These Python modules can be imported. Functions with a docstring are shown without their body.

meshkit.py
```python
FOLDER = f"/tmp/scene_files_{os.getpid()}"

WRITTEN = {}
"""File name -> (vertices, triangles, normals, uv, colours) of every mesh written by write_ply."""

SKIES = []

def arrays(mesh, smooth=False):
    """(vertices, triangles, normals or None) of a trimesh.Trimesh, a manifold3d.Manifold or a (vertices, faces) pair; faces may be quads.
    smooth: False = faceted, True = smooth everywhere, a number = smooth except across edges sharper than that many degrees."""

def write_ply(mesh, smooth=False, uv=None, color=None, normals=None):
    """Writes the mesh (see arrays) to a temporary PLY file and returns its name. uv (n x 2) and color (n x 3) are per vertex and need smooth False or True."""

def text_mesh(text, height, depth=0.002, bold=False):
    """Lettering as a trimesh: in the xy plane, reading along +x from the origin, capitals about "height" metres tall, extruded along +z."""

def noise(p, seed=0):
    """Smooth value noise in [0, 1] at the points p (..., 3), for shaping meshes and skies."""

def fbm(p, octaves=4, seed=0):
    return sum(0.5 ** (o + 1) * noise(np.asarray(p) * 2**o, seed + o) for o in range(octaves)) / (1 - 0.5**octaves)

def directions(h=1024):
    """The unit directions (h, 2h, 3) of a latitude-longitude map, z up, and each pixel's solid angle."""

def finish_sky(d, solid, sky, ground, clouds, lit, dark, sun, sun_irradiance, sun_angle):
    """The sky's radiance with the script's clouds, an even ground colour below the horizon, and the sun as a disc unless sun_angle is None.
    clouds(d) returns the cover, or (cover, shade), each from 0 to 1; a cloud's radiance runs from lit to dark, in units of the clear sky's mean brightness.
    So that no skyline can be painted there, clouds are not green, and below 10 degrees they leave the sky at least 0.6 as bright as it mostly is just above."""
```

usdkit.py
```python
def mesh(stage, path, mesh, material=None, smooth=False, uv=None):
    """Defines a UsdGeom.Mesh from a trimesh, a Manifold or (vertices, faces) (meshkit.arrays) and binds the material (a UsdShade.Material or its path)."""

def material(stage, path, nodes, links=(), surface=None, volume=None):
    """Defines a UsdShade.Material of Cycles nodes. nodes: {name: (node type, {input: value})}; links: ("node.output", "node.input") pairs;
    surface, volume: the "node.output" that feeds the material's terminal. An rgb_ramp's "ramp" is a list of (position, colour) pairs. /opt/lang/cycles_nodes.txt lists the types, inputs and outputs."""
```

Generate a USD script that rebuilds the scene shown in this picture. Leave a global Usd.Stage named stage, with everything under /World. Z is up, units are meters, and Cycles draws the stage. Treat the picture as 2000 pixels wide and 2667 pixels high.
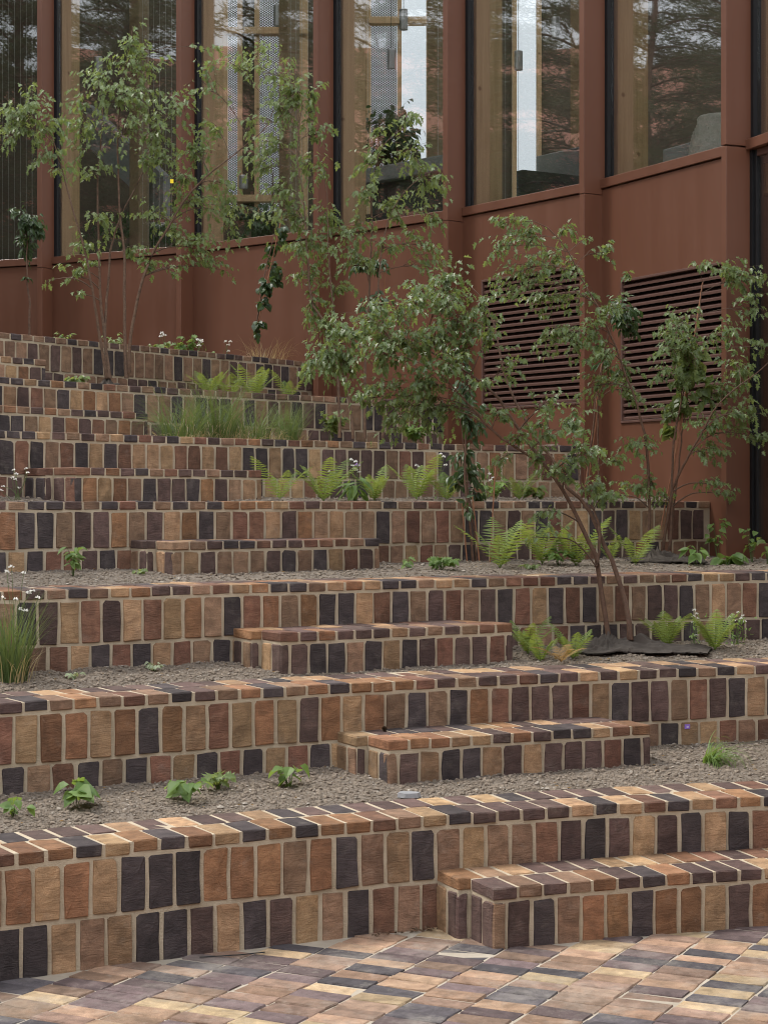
import math, random, numpy as np, trimesh, usdkit, meshkit
from pxr import Usd, UsdGeom, UsdLux, UsdShade, Gf, Sdf, Vt

stage = Usd.Stage.CreateInMemory()
UsdGeom.SetStageUpAxis(stage, 'Z')
UsdGeom.Xform.Define(stage, '/World')
UsdGeom.Scope.Define(stage, '/World/Looks')

# ------------------------------------------------------------------ camera, sky, sun, exposure
E = 2.05            # eye height above the paving
F = 4800.0          # focal length in pixels of the 2000 x 2667 photograph
H0 = 1306.0         # row of the horizon in the photograph
cam = UsdGeom.Camera.Define(stage, '/World/camera')
cam.CreateHorizontalApertureAttr(36.0)
cam.CreateVerticalApertureAttr(48.0)
cam.CreateFocalLengthAttr(36.0 * F / 2000)
cam.CreateVerticalApertureOffsetAttr(-(1333.5 - H0) * 36.0 / 2000)
cam.CreateClippingRangeAttr(Gf.Vec2f(0.1, 2000))
cam.AddTranslateOp().Set(Gf.Vec3d(0, 0, E))
cam.AddRotateXYZOp().Set(Gf.Vec3f(90, 0, 0))
cam.CreateExposureAttr(1.08)
SUN = np.array([-0.52, 0.06, 0.85]); SUN /= np.linalg.norm(SUN)
usdkit.material(stage, '/World/Looks/sky', {
    'sky': ('sky_texture', {'sky_type': 'single_scattering', 'sun_disc': False, 'sun_elevation': float(math.asin(SUN[2])),
                            'sun_rotation': float(math.atan2(SUN[0], SUN[1])), 'air_density': 1.0, 'aerosol_density': 1.0, 'ozone_density': 1.0}),
    'tc': ('texture_coordinate', {}),
    'n': ('noise_texture', {'scale': 2.2, 'detail': 5.0, 'roughness': 0.55}),
    'rp': ('rgb_ramp', {'ramp': [(0.3, (6.2, 6.6, 7.0)), (0.7, (9.0, 9.1, 9.2))]}),
    'mx': ('mix_color', {'fac': 0.88}), 'sx': ('separate_xyz', {}), 'ov': ('map_range', {'from_min': 0.0, 'from_max': 1.0, 'to_min': 0.45, 'to_max': 1.60, 'clamp': True}), 'ovc': ('combine_color', {}), 'ml': ('mix_color', {'blend_type': 'multiply', 'fac': 1.0}),
    'bg': ('background_shader', {'strength': 0.105})},
    [('tc.generated', 'n.vector'), ('n.fac', 'rp.fac'), ('sky.color', 'mx.a'), ('tc.generated', 'sx.vector'), ('sx.z', 'ov.value'), ('ov.result', 'ovc.r'), ('ov.result', 'ovc.g'), ('ov.result', 'ovc.b'), ('rp.color', 'ml.a'), ('ovc.color', 'ml.b'), ('ml.result', 'mx.b'), ('mx.result', 'bg.color')], surface='bg.background')
sky = UsdLux.DomeLight.Define(stage, '/World/sky')
UsdShade.MaterialBindingAPI.Apply(sky.GetPrim()).Bind(UsdShade.Material.Get(stage, '/World/Looks/sky'))
sky.GetPrim().SetCustomDataByKey('kind', 'structure')
sun = UsdLux.DistantLight.Define(stage, '/World/sun')
sun.CreateIntensityAttr(0.4); sun.CreateAngleAttr(12.0); sun.CreateNormalizeAttr(True)
sun.CreateColorAttr(Gf.Vec3f(1.0, 0.95, 0.87))
_m = Gf.Matrix4d(1.0); _m.SetLookAt(Gf.Vec3d(*SUN), Gf.Vec3d(0, 0, 0), Gf.Vec3d(0, 0, 1))
sun.AddTransformOp().Set(_m.GetInverse())

# ------------------------------------------------------------------ helpers
rng = np.random.default_rng(7)
used = {}
def numbered(path):
    n = used.get(path, 0); used[path] = n + 1
    return path if n == 0 else '%s_%03d' % (path, n)
def tag(p, label=None, cat=None, group=None, kind=None):
    for k, v in (('label', label), ('category', cat), ('group', group), ('kind', kind)):
        if v: p.SetCustomDataByKey(k, v)
    return p
def thing(name, label=None, cat=None, group=None, kind=None):
    return tag(UsdGeom.Xform.Define(stage, numbered('/World/' + name)).GetPrim(), label, cat, group, kind)
def at_base(o, p):
    UsdGeom.Xformable(o).AddTranslateOp().Set(Gf.Vec3d(*map(float, p)))
    BASE[str(o.GetPath())] = np.asarray(p, float)
    return o
BASE = {}
def obj(name, vf, mat, parent=None, label=None, smooth=False, kind=None):
    path = numbered((str(parent.GetPath()) if parent else '/World') + '/' + name)
    v, f = vf
    v = np.asarray(v, float)
    q = str(parent.GetPath()) if parent else ''
    while q.count('/') > 1:
        if q in BASE: v = v - BASE[q]
        q = q.rsplit('/', 1)[0]
    p = usdkit.mesh(stage, path, (v, f), M[mat] if isinstance(mat, str) else mat, smooth=smooth).GetPrim()
    if label: p.SetCustomDataByKey('label', label)
    if kind: p.SetCustomDataByKey('kind', kind)
    return p
class MB:
    def __init__(s): s.v, s.f, s.n = [], [], 0
    def add(s, v, f):
        v = np.asarray(v, float).reshape(-1, 3); f = np.asarray(f, int)
        if f.shape[1] == 4: f = np.vstack([f[:, [0, 1, 2]], f[:, [0, 2, 3]]])
        s.v.append(v); s.f.append(f + s.n); s.n += len(v); return s
    def vf(s): return np.vstack(s.v), np.vstack(s.f)
def unit(a):
    a = np.asarray(a, float); return a / (np.linalg.norm(a, axis=-1, keepdims=True) + 1e-12)
BOXF = np.array([[0, 1, 3, 2], [4, 6, 7, 5], [0, 4, 5, 1], [2, 3, 7, 6], [0, 2, 6, 4], [1, 5, 7, 3]])
def box(o, a, b, c):
    """box with corner o and edge vectors a, b, c (right handed)"""
    o, a, b, c = (np.asarray(x, float) for x in (o, a, b, c))
    return np.array([o + i * a + j * b + k * c for i in (0, 1) for j in (0, 1) for k in (0, 1)]), BOXF
def cham(o, a, b, c, r):
    """chamfered box: 24 vertices, 44 triangles"""
    o, a, b, c = (np.asarray(x, float) for x in (o, a, b, c))
    L = [np.linalg.norm(x) for x in (a, b, c)]; ax = [x / l for x, l in zip((a, b, c), L)]
    v, idx = [], {}
    for i in (0, 1):
        for j in (0, 1):
            for k in (0, 1):
                s = (i, j, k)
                for d in range(3):
                    p = o.copy()
                    for e in range(3):
                        q = L[e] * s[e]
                        if e != d: q += r * (1 - 2 * s[e])
                        p = p + ax[e] * q
                    idx[s, d] = len(v); v.append(p)
    f = []
    def quad(p, q, r_, t): f.extend([[p, q, r_], [p, r_, t]])
    for d in range(3):
        e1, e2 = (d + 1) % 3, (d + 2) % 3
        for sd in (0, 1):
            cs = []
            for x, y in ((0, 0), (1, 0), (1, 1), (0, 1)):
                s = [0, 0, 0]; s[d] = sd; s[e1] = x; s[e2] = y; cs.append(idx[tuple(s), d])
            quad(*(cs if sd else cs[::-1]))
    for d in range(3):                       # edges along d
        e1, e2 = (d + 1) % 3, (d + 2) % 3
        for x in (0, 1):
            for y in (0, 1):
                s0 = [0, 0, 0]; s0[e1] = x; s0[e2] = y; s1 = list(s0); s1[d] = 1
                s0, s1 = tuple(s0), tuple(s1)
                q = [idx[s0, e1], idx[s1, e1], idx[s1, e2], idx[s0, e2]]
                quad(*(q if x == y else q[::-1]) ) if False else quad(*(q[::-1] if x == y else q))
    for i in (0, 1):
        for j in (0, 1):
            for k in (0, 1):
                t = [idx[(i, j, k), d] for d in range(3)]
                f.append(t if (i + j + k) % 2 else t[::-1])
    return np.array(v), np.array(f)
def tube(p, r, n=5, cap=True):
    p = np.asarray(p, float); m = len(p); r = np.broadcast_to(np.asarray(r, float), (m,))
    t = unit(np.gradient(p, axis=0))
    ref = np.where(np.abs(t[:, 2:]) < 0.9, [0, 0, 1.0], [1.0, 0, 0])
    a = unit(np.cross(t, ref)); b = np.cross(t, a)
    an = np.arange(n) * 2 * np.pi / n
    v = (p[:, None] + r[:, None, None] * (np.cos(an)[None, :, None] * a[:, None] + np.sin(an)[None, :, None] * b[:, None])).reshape(-1, 3)
    i, j = np.meshgrid(np.arange(m - 1), np.arange(n), indexing='ij')
    q = np.stack([i * n + j, (i + 1) * n + j, (i + 1) * n + (j + 1) % n, i * n + (j + 1) % n], -1).reshape(-1, 4)
    f = np.vstack([q[:, [0, 1, 2]], q[:, [0, 2, 3]]])
    if cap:
        f = np.vstack([f, [[0, k, k + 1] for k in range(1, n - 1)], [[(m - 1) * n, (m - 1) * n + k + 1, (m - 1) * n + k] for k in range(1, n - 1)]])
    return v, f
def spline(p, n=24):
    p = np.asarray(p, float); s = np.r_[0, np.cumsum(np.linalg.norm(np.diff(p, axis=0), axis=1))]
    from scipy.interpolate import PchipInterpolator
    if len(p) < 3: return np.array([p[0] + (p[-1] - p[0]) * u for u in np.linspace(0, 1, n)])
    return PchipInterpolator(s, p)(np.linspace(0, s[-1], n))
def px(x, y, Y):
    """the point at distance Y that the photograph shows at (x, y)"""
    return np.array([(x - 1000) / F * Y, Y, E - (y - H0) / F * Y])
def lathe(prof, n=24, c=(0, 0, 0)):
    prof = np.asarray(prof, float); m = len(prof); an = np.arange(n) * 2 * np.pi / n
    v = np.stack([prof[:, None, 0] * np.cos(an), prof[:, None, 0] * np.sin(an), np.repeat(prof[:, 1:], n, 1)], -1).reshape(-1, 3) + np.asarray(c)
    i, j = np.meshgrid(np.arange(m - 1), np.arange(n), indexing='ij')
    return v, np.stack([i * n + j, i * n + (j + 1) % n, (i + 1) * n + (j + 1) % n, (i + 1) * n + j], -1).reshape(-1, 4)

# ------------------------------------------------------------------ materials
M = {}
def mat(name, nodes, links, surface='p.BSDF'):
    M[name] = usdkit.material(stage, '/World/Looks/' + name, nodes, links, surface=surface); return M[name]
def brick_mat(name, c1, c2, dust=0.5, rough=0.78, dusty=(0.40, 0.35, 0.29), drift=0.0):
    """pressed clay: bands of tone, creases that run level, pits, a little mortar film"""
    return mat(name, {
        'g': ('geometry', {}), 'oi': ('object_info', {}),
        'sh': ('vector_math', {'math_type': 'multiply_add'}), 'rv': ('combine_xyz', {}),
        'mp': ('mapping', {'scale': (5.0, 5.0, 20.0)}), 'n1': ('noise_texture', {'scale': 1.0, 'detail': 4.0, 'roughness': 0.6, 'distortion': 0.8}),
        'mp2': ('mapping', {'scale': (9.0, 9.0, 30.0), 'rotation': (0.25, 0.15, 0.0)}), 'n2': ('noise_texture', {'scale': 1.0, 'detail': 5.0, 'roughness': 0.62, 'distortion': 3.2}), 'n5': ('noise_texture', {'scale': 13.0, 'detail': 4.0, 'roughness': 0.6, 'distortion': 0.6}), 'bl': ('map_range', {'from_min': 0.34, 'from_max': 0.66, 'to_min': 0.70, 'to_max': 1.22, 'clamp': True}), 'blc': ('combine_color', {}), 'mul2': ('mix_color', {'blend_type': 'multiply', 'fac': 1.0}),
        'n3': ('noise_texture', {'scale': 240.0, 'detail': 2.0}),
        'n4': ('noise_texture', {'scale': 9.0, 'detail': 6.0, 'roughness': 0.72}),
        'r1': ('rgb_ramp', {'ramp': [(0.30, c1), (0.70, c2)]}),
        'val': ('map_range', {'from_min': 0.0, 'from_max': 1.0, 'to_min': 0.66, 'to_max': 1.22}),
        'hs': ('hsv', {'saturation': 1.0}), 'hue': ('map_range', {'from_min': 0.0, 'from_max': 1.0, 'to_min': 0.495, 'to_max': 0.506}),
        'ran2': ('math', {'math_type': 'multiply', 'value2': 7.31}), 'fr': ('math', {'math_type': 'fraction'}),
        'pit': ('map_range', {'from_min': 0.3, 'from_max': 0.7, 'to_min': 0.8, 'to_max': 1.15}), 'mul': ('mix_color', {'blend_type': 'multiply', 'fac': 1.0}), 'pc': ('combine_color', {}),
        'rd': ('rgb_ramp', {'ramp': [(0.56, (0, 0, 0)), (0.78, (1, 1, 1))]}), 'dm': ('math', {'math_type': 'multiply', 'value2': dust}),
        'mix': ('mix_color', {'b': dusty}), 'nd': ('noise_texture', {'scale': 1.5, 'detail': 7.0, 'roughness': 0.75}), 'rdd': ('map_range', {'from_min': 0.50, 'from_max': 0.70, 'to_min': 0.0, 'to_max': drift, 'clamp': True}), 'dsum': ('math', {'math_type': 'add', 'use_clamp': True}),
        'h1': ('math', {'math_type': 'multiply_add', 'value2': 0.30}),
        'bp': ('bump', {'strength': 0.6, 'distance': 0.013}),
        'p': ('principled_bsdf', {'roughness': rough, 'specular_ior_level': 0.35})},
        [('oi.random', 'ran2.value1'), ('ran2.value', 'fr.value1'), ('oi.random', 'rv.x'), ('fr.value', 'rv.z'),
         ('rv.vector', 'sh.vector1'), ('g.position', 'sh.vector3'),
         ('sh.vector', 'mp.vector'), ('sh.vector', 'mp2.vector'), ('mp.vector', 'n1.vector'), ('mp2.vector', 'n2.vector'), ('g.position', 'n3.vector'), ('sh.vector', 'n4.vector'),
         ('n1.fac', 'r1.fac'), ('oi.random', 'val.value'), ('val.result', 'hs.value'), ('fr.value', 'hue.value'), ('hue.result', 'hs.hue'), ('r1.color', 'hs.color'),
         ('n3.fac', 'pit.value'), ('pit.result', 'pc.r'), ('pit.result', 'pc.g'), ('pit.result', 'pc.b'), ('hs.color', 'mul.a'), ('pc.color', 'mul.b'), ('sh.vector', 'n5.vector'), ('n5.fac', 'bl.value'), ('bl.result', 'blc.r'), ('bl.result', 'blc.g'), ('bl.result', 'blc.b'), ('mul.result', 'mul2.a'), ('blc.color', 'mul2.b'),
         ('n4.fac', 'rd.fac'), ('rd.color', 'dm.value1'), ('g.position', 'nd.vector'), ('nd.fac', 'rdd.value'), ('dm.value', 'dsum.value1'), ('rdd.result', 'dsum.value2'), ('dsum.value', 'mix.fac'), ('mul2.result', 'mix.a'), ('mix.result', 'p.base_color'),
         ('n3.fac', 'h1.value1'), ('n2.fac', 'h1.value3'), ('h1.value', 'bp.height'), ('bp.normal', 'p.normal')])
BC = {'y': ((0.285, 0.172, 0.092), (0.370, 0.238, 0.135)), 'o': ((0.195, 0.094, 0.047), (0.262, 0.136, 0.071)),
      'r': ((0.142, 0.066, 0.043), (0.196, 0.098, 0.064)), 'b': ((0.195, 0.115, 0.072), (0.260, 0.161, 0.103)),
      'm': ((0.080, 0.048, 0.042), (0.114, 0.071, 0.061)), 'k': ((0.042, 0.032, 0.033), (0.068, 0.053, 0.053))}
for k, (a, b) in BC.items():
    brick_mat('brick_' + k, a, b, 0.16 if k in 'km' else 0.24)
    brick_mat('cap_' + k, tuple(x * 1.05 for x in a), tuple(x * 1.05 for x in b), 0.26)
PV = {'y': ((0.37, 0.265, 0.155), (0.46, 0.345, 0.215)), 'o': ((0.275, 0.172, 0.112), (0.35, 0.232, 0.155)), 'b': ((0.215, 0.138, 0.100), (0.285, 0.190, 0.140)),
      'm': ((0.112, 0.079, 0.079), (0.146, 0.105, 0.103)), 'k': ((0.072, 0.063, 0.070), (0.100, 0.088, 0.095))}
for k, (a, b) in PV.items(): brick_mat('paver_' + k, a, b, 0.38, 0.85, (0.44, 0.40, 0.345), 0.42)
def noisy(name, c1, c2, scale=30.0, bump=0.004, rough=0.9, detail=6.0, bs=None, spec=0.3, strength=0.8):
    return mat(name, {'g': ('geometry', {}), 'n': ('noise_texture', {'scale': scale, 'detail': detail, 'roughness': 0.65}),
                      'n2': ('noise_texture', {'scale': bs or scale * 5, 'detail': 4.0}), 'r': ('rgb_ramp', {'ramp': [(0.3, c1), (0.7, c2)]}),
                      'bp': ('bump', {'strength': strength, 'distance': bump}), 'p': ('principled_bsdf', {'roughness': rough, 'specular_ior_level': spec})},
               [('g.position', 'n.vector'), ('g.position', 'n2.vector'), ('n.fac', 'r.fac'), ('r.color', 'p.base_color'), ('n2.fac', 'bp.height'), ('bp.normal', 'p.normal')])
noisy('mortar', (0.355, 0.295, 0.212), (0.49, 0.415, 0.31), 7.0, 0.006, 0.95, bs=160.0)
noisy('sand', (0.32, 0.275, 0.22), (0.47, 0.415, 0.34), 5.0, 0.006, 0.95, bs=220.0)
noisy('soil', (0.115, 0.094, 0.076), (0.22, 0.185, 0.152), 16.0, 0.010, 0.97, bs=120.0)
noisy('clod', (0.145, 0.116, 0.090), (0.270, 0.222, 0.176), 22.0, 0.006, 0.97, bs=200.0)
noisy('pebble', (0.24, 0.21, 0.175), (0.38, 0.34, 0.295), 12.0, 0.002, 0.8)
noisy('slate', (0.20, 0.20, 0.21), (0.28, 0.28, 0.29), 30.0, 0.002, 0.7)
def metal(name, c1, c2):
    mat(name, {'g': ('geometry', {}), 'mp': ('mapping', {'scale': (6.0, 6.0, 0.35)}), 'n': ('noise_texture', {'scale': 1.0, 'detail': 5.0, 'roughness': 0.6}), 'n2': ('noise_texture', {'scale': 0.9, 'detail': 4.0}), 'ad': ('math', {'math_type': 'multiply_add', 'value2': 0.5}), 'hf': ('math', {'math_type': 'multiply', 'value2': 0.5}),
               'r': ('rgb_ramp', {'ramp': [(0.33, c1), (0.67, c2)]}), 'rr': ('map_range', {'from_min': 0.3, 'from_max': 0.7, 'to_min': 0.36, 'to_max': 0.56}), 'n3': ('noise_texture', {'scale': 500.0}), 'bp': ('bump', {'strength': 0.5, 'distance': 0.0006}), 'p': ('principled_bsdf', {'specular_ior_level': 0.5})},
        [('g.position', 'mp.vector'), ('mp.vector', 'n.vector'), ('g.position', 'n2.vector'), ('n2.fac', 'hf.value1'), ('n.fac', 'ad.value1'), ('hf.value', 'ad.value3'), ('ad.value', 'r.fac'), ('r.color', 'p.base_color'), ('ad.value', 'rr.value'), ('rr.result', 'p.roughness'), ('g.position', 'n3.vector'), ('n3.fac', 'bp.height'), ('bp.normal', 'p.normal')])
metal('cladding', (0.102, 0.040, 0.0225), (0.130, 0.0525, 0.030))
metal('fin_paint', (0.102, 0.040, 0.0225), (0.128, 0.0515, 0.0295))
noisy('louvre_paint', (0.088, 0.045, 0.036), (0.104, 0.054, 0.043), 3.0, 0.0006, 0.48, bs=500.0, spec=0.45)
noisy('gasket', (0.006, 0.006, 0.007), (0.010, 0.010, 0.011), 20.0, 0.0005, 0.5)
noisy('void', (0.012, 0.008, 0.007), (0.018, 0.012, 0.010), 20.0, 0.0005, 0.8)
noisy('concrete', (0.17, 0.175, 0.175), (0.23, 0.235, 0.235), 3.0, 0.002, 0.85, bs=90.0)
noisy('dark_planter', (0.035, 0.034, 0.033), (0.055, 0.053, 0.050), 3.0, 0.002, 0.8)
noisy('ceiling', (0.24, 0.17, 0.10), (0.30, 0.21, 0.13), 3.0, 0.002, 0.8)
noisy('inner_wall', (0.07, 0.052, 0.038), (0.10, 0.075, 0.055), 2.0, 0.002, 0.8)
noisy('cloth', (0.056, 0.046, 0.039), (0.090, 0.076, 0.065), 14.0, 0.0016, 0.95, bs=700.0)
noisy('pot', (0.44, 0.43, 0.39), (0.60, 0.58, 0.53), 18.0, 0.004, 0.85)
noisy('house_brick', (0.36, 0.13, 0.095), (0.50, 0.20, 0.15), 2.0, 0.004, 0.9)
noisy('roof_tile', (0.22, 0.09, 0.06), (0.32, 0.13, 0.09), 2.0, 0.01, 0.9)
noisy('white_paint', (0.66, 0.65, 0.62), (0.74, 0.73, 0.70), 3.0, 0.001, 0.6)
noisy('tag_yellow', (0.75, 0.55, 0.02), (0.80, 0.60, 0.03), 3.0, 0.0005, 0.5)
noisy('tag_purple', (0.22, 0.12, 0.50), (0.30, 0.18, 0.60), 40.0, 0.0005, 0.5)
noisy('cable', (0.02, 0.02, 0.02), (0.03, 0.03, 0.03), 3.0, 0.0005, 0.5)
noisy('cone', (0.09, 0.06, 0.038), (0.15, 0.10, 0.065), 60.0, 0.002, 0.9)
noisy('wood_dull', (0.17, 0.12, 0.07), (0.23, 0.165, 0.10), 3.0, 0.002, 0.7)
noisy('blind', (0.30, 0.30, 0.28), (0.36, 0.36, 0.34), 3.0, 0.001, 0.7)
mat('wood', {'g': ('geometry', {}), 'mp': ('mapping', {'scale': (14.0, 14.0, 0.7)}), 'n': ('noise_texture', {'scale': 1.6, 'detail': 5.0, 'distortion': 0.6}),
             'v': ('voronoi_texture', {'scale': 3.6}), 'kr': ('rgb_ramp', {'ramp': [(0.05, (0.30, 0.2, 0.12)), (0.10, (1, 1, 1))]}),
             'r': ('rgb_ramp', {'ramp': [(0.3, (0.36, 0.235, 0.115)), (0.7, (0.48, 0.33, 0.18))]}), 'mu': ('mix_color', {'blend_type': 'multiply', 'fac': 0.8}),
             'p': ('principled_bsdf', {'roughness': 0.6})},
    [('g.position', 'mp.vector'), ('mp.vector', 'n.vector'), ('g.position', 'v.vector'), ('v.distance', 'kr.fac'), ('n.fac', 'r.fac'), ('r.color', 'mu.a'), ('kr.color', 'mu.b'), ('mu.result', 'p.base_color')])
def pane_mat(name, tint, base, gain, wavy):
    return mat(name, {'t': ('transparent_bsdf', {'color': tint}), 'gl': ('glossy_bsdf', {'roughness': 0.0, 'color': (1, 1, 1)}), 'lw': ('layer_weight', {'blend': 0.5}),
              'pw': ('math', {'math_type': 'power', 'value2': 3.0}), 'ma': ('math', {'math_type': 'multiply_add', 'value2': gain, 'value3': base, 'use_clamp': True}),
              'g': ('geometry', {}), 'n': ('noise_texture', {'scale': 1.1, 'detail': 1.0}), 'bp': ('bump', {'strength': wavy, 'distance': 0.02}), 'mx': ('mix_closure', {})},
        [('g.position', 'n.vector'), ('n.fac', 'bp.height'), ('bp.normal', 'gl.normal'), ('lw.facing', 'pw.value1'), ('pw.value', 'ma.value1'), ('ma.value', 'mx.fac'),
         ('t.BSDF', 'mx.closure1'), ('gl.BSDF', 'mx.closure2')], surface='mx.closure')
pane_mat('glass', (0.92, 0.93, 0.92), 0.145, 0.9, 0.05)
pane_mat('clear_glass', (0.95, 0.96, 0.96), 0.04, 0.8, 0.0)
mat('steel', {'p': ('principled_bsdf', {'base_color': (0.42, 0.43, 0.44), 'metallic': 0.9, 'roughness': 0.38})}, [])
mat('mesh_metal', {'p': ('principled_bsdf', {'base_color': (0.16, 0.15, 0.14), 'metallic': 0.2, 'roughness': 0.6})}, [])
def leaf_mat(name, c1, c2, trans=0.35, rough=0.42, spec=0.5):
    tr = tuple(min(1, x * 2.1) for x in (c2[0] * 1.15, c2[1], c2[2] * 0.6))
    return mat(name, {'g': ('geometry', {}), 'oi': ('object_info', {}), 'ad': ('math', {'math_type': 'add'}), 'fr': ('math', {'math_type': 'fraction'}),
                      'n': ('noise_texture', {'scale': 45.0, 'detail': 2.0}), 'nm': ('math', {'math_type': 'multiply_add', 'value2': 0.35, 'value3': -0.17}), 'sm': ('math', {'math_type': 'add', 'use_clamp': True}),
                      'r': ('rgb_ramp', {'ramp': [(0.0, c1), (0.85, c2), (1.0, tuple(x * 1.25 for x in c2))]}),
                      'p': ('principled_bsdf', {'roughness': rough, 'specular_ior_level': spec}), 't': ('translucent_bsdf', {'color': tr}), 'mx': ('mix_closure', {'fac': trans})},
               [('g.random_per_island', 'ad.value1'), ('oi.random', 'ad.value2'), ('ad.value', 'fr.value1'), ('g.position', 'n.vector'), ('n.fac', 'nm.value1'), ('fr.value', 'sm.value1'), ('nm.value', 'sm.value2'),
                ('sm.value', 'r.fac'), ('r.color', 'p.base_color'), ('p.BSDF', 'mx.closure1'), ('t.BSDF', 'mx.closure2')], surface='mx.closure')
leaf_mat('leaf_tree', (0.042, 0.076, 0.024), (0.125, 0.175, 0.068), 0.36, 0.40, 0.5)
leaf_mat('leaf_pale', (0.075, 0.115, 0.035), (0.150, 0.205, 0.070), 0.38, 0.4, 0.5)
leaf_mat('leaf_dark', (0.020, 0.042, 0.016), (0.045, 0.080, 0.028), 0.25, 0.42, 0.5)
leaf_mat('leaf_fern', (0.075, 0.122, 0.032), (0.150, 0.205, 0.056), 0.35, 0.6, 0.25)
leaf_mat('leaf_herb', (0.065, 0.125, 0.032), (0.130, 0.205, 0.058), 0.35, 0.5, 0.35)
leaf_mat('leaf_silver', (0.20, 0.26, 0.17), (0.33, 0.38, 0.27), 0.3, 0.6, 0.25)
leaf_mat('leaf_grass', (0.045, 0.080, 0.030), (0.105, 0.150, 0.058), 0.3, 0.5, 0.3)
leaf_mat('leaf_dry', (0.17, 0.105, 0.045), (0.27, 0.18, 0.08), 0.2, 0.8, 0.2)
leaf_mat('straw', (0.26, 0.21, 0.13), (0.36, 0.31, 0.20), 0.2, 0.8, 0.2)
leaf_mat('petal_white', (0.62, 0.62, 0.58), (0.80, 0.79, 0.76), 0.3, 0.6, 0.2)
leaf_mat('petal_violet', (0.26, 0.16, 0.50), (0.38, 0.26, 0.64), 0.3, 0.6, 0.2)
leaf_mat('needles', (0.025, 0.045, 0.022), (0.055, 0.085, 0.038), 0.15, 0.6, 0.3)
noisy('bark', (0.075, 0.045, 0.032), (0.17, 0.11, 0.075), 30.0, 0.003, 0.85, bs=150.0)
noisy('bark_red', (0.068, 0.038, 0.026), (0.14, 0.080, 0.052), 30.0, 0.003, 0.7, bs=150.0)
noisy('twig', (0.075, 0.048, 0.035), (0.12, 0.08, 0.055), 30.0, 0.002, 0.8)
noisy('stake', (0.22, 0.095, 0.05), (0.31, 0.15, 0.085), 12.0, 0.002, 0.6)
noisy('stem_green', (0.07, 0.10, 0.035), (0.10, 0.14, 0.05), 30.0, 0.001, 0.6)

# ------------------------------------------------------------------ plan curves of the terrace walls
class Curve:
    def __init__(s, X, Y):
        s.P = np.stack([X, Y], 1)
        s.S = np.r_[0, np.cumsum(np.linalg.norm(np.diff(s.P, axis=0), axis=1))]
        s.T = unit(np.gradient(s.P, axis=0)); s.N = np.stack([s.T[:, 1], -s.T[:, 0]], 1)      # N points to the viewer
        s.U = 1000 + F * s.P[:, 0] / s.P[:, 1]
    def s_of(s, u): return float(np.interp(u, s.U, s.S))
    def s_x(s, x): return float(np.interp(x, s.P[:, 0], s.S))
    def pt(s, t, off=0.0):
        t = np.asarray(t, float)
        p = np.stack([np.interp(t, s.S, s.P[:, k]) for k in (0, 1)], -1)
        return p + s.nrm(t) * np.asarray(off)[..., None] if np.ndim(off) else p + s.nrm(t) * off
    def nrm(s, t): return unit(np.stack([np.interp(t, s.S, s.N[:, k]) for k in (0, 1)], -1))
    def tan(s, t): return unit(np.stack([np.interp(t, s.S, s.T[:, k]) for k in (0, 1)], -1))
    def y(s, x): return np.interp(x, s.P[:, 0], s.P[:, 1])
    def off(s, d): return Curve(*(s.P + s.N * d).T)
def curve(pts, D, x0, x1, deg=2):
    a = np.asarray(pts, float)
    Y = F * D / (a[:, 1] - H0); X = (a[:, 0] - 1000) / F * Y
    c = np.polyfit(X, Y, deg); xs = np.linspace(x0, x1, 500)
    return Curve(xs, np.polyval(c, xs))
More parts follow.
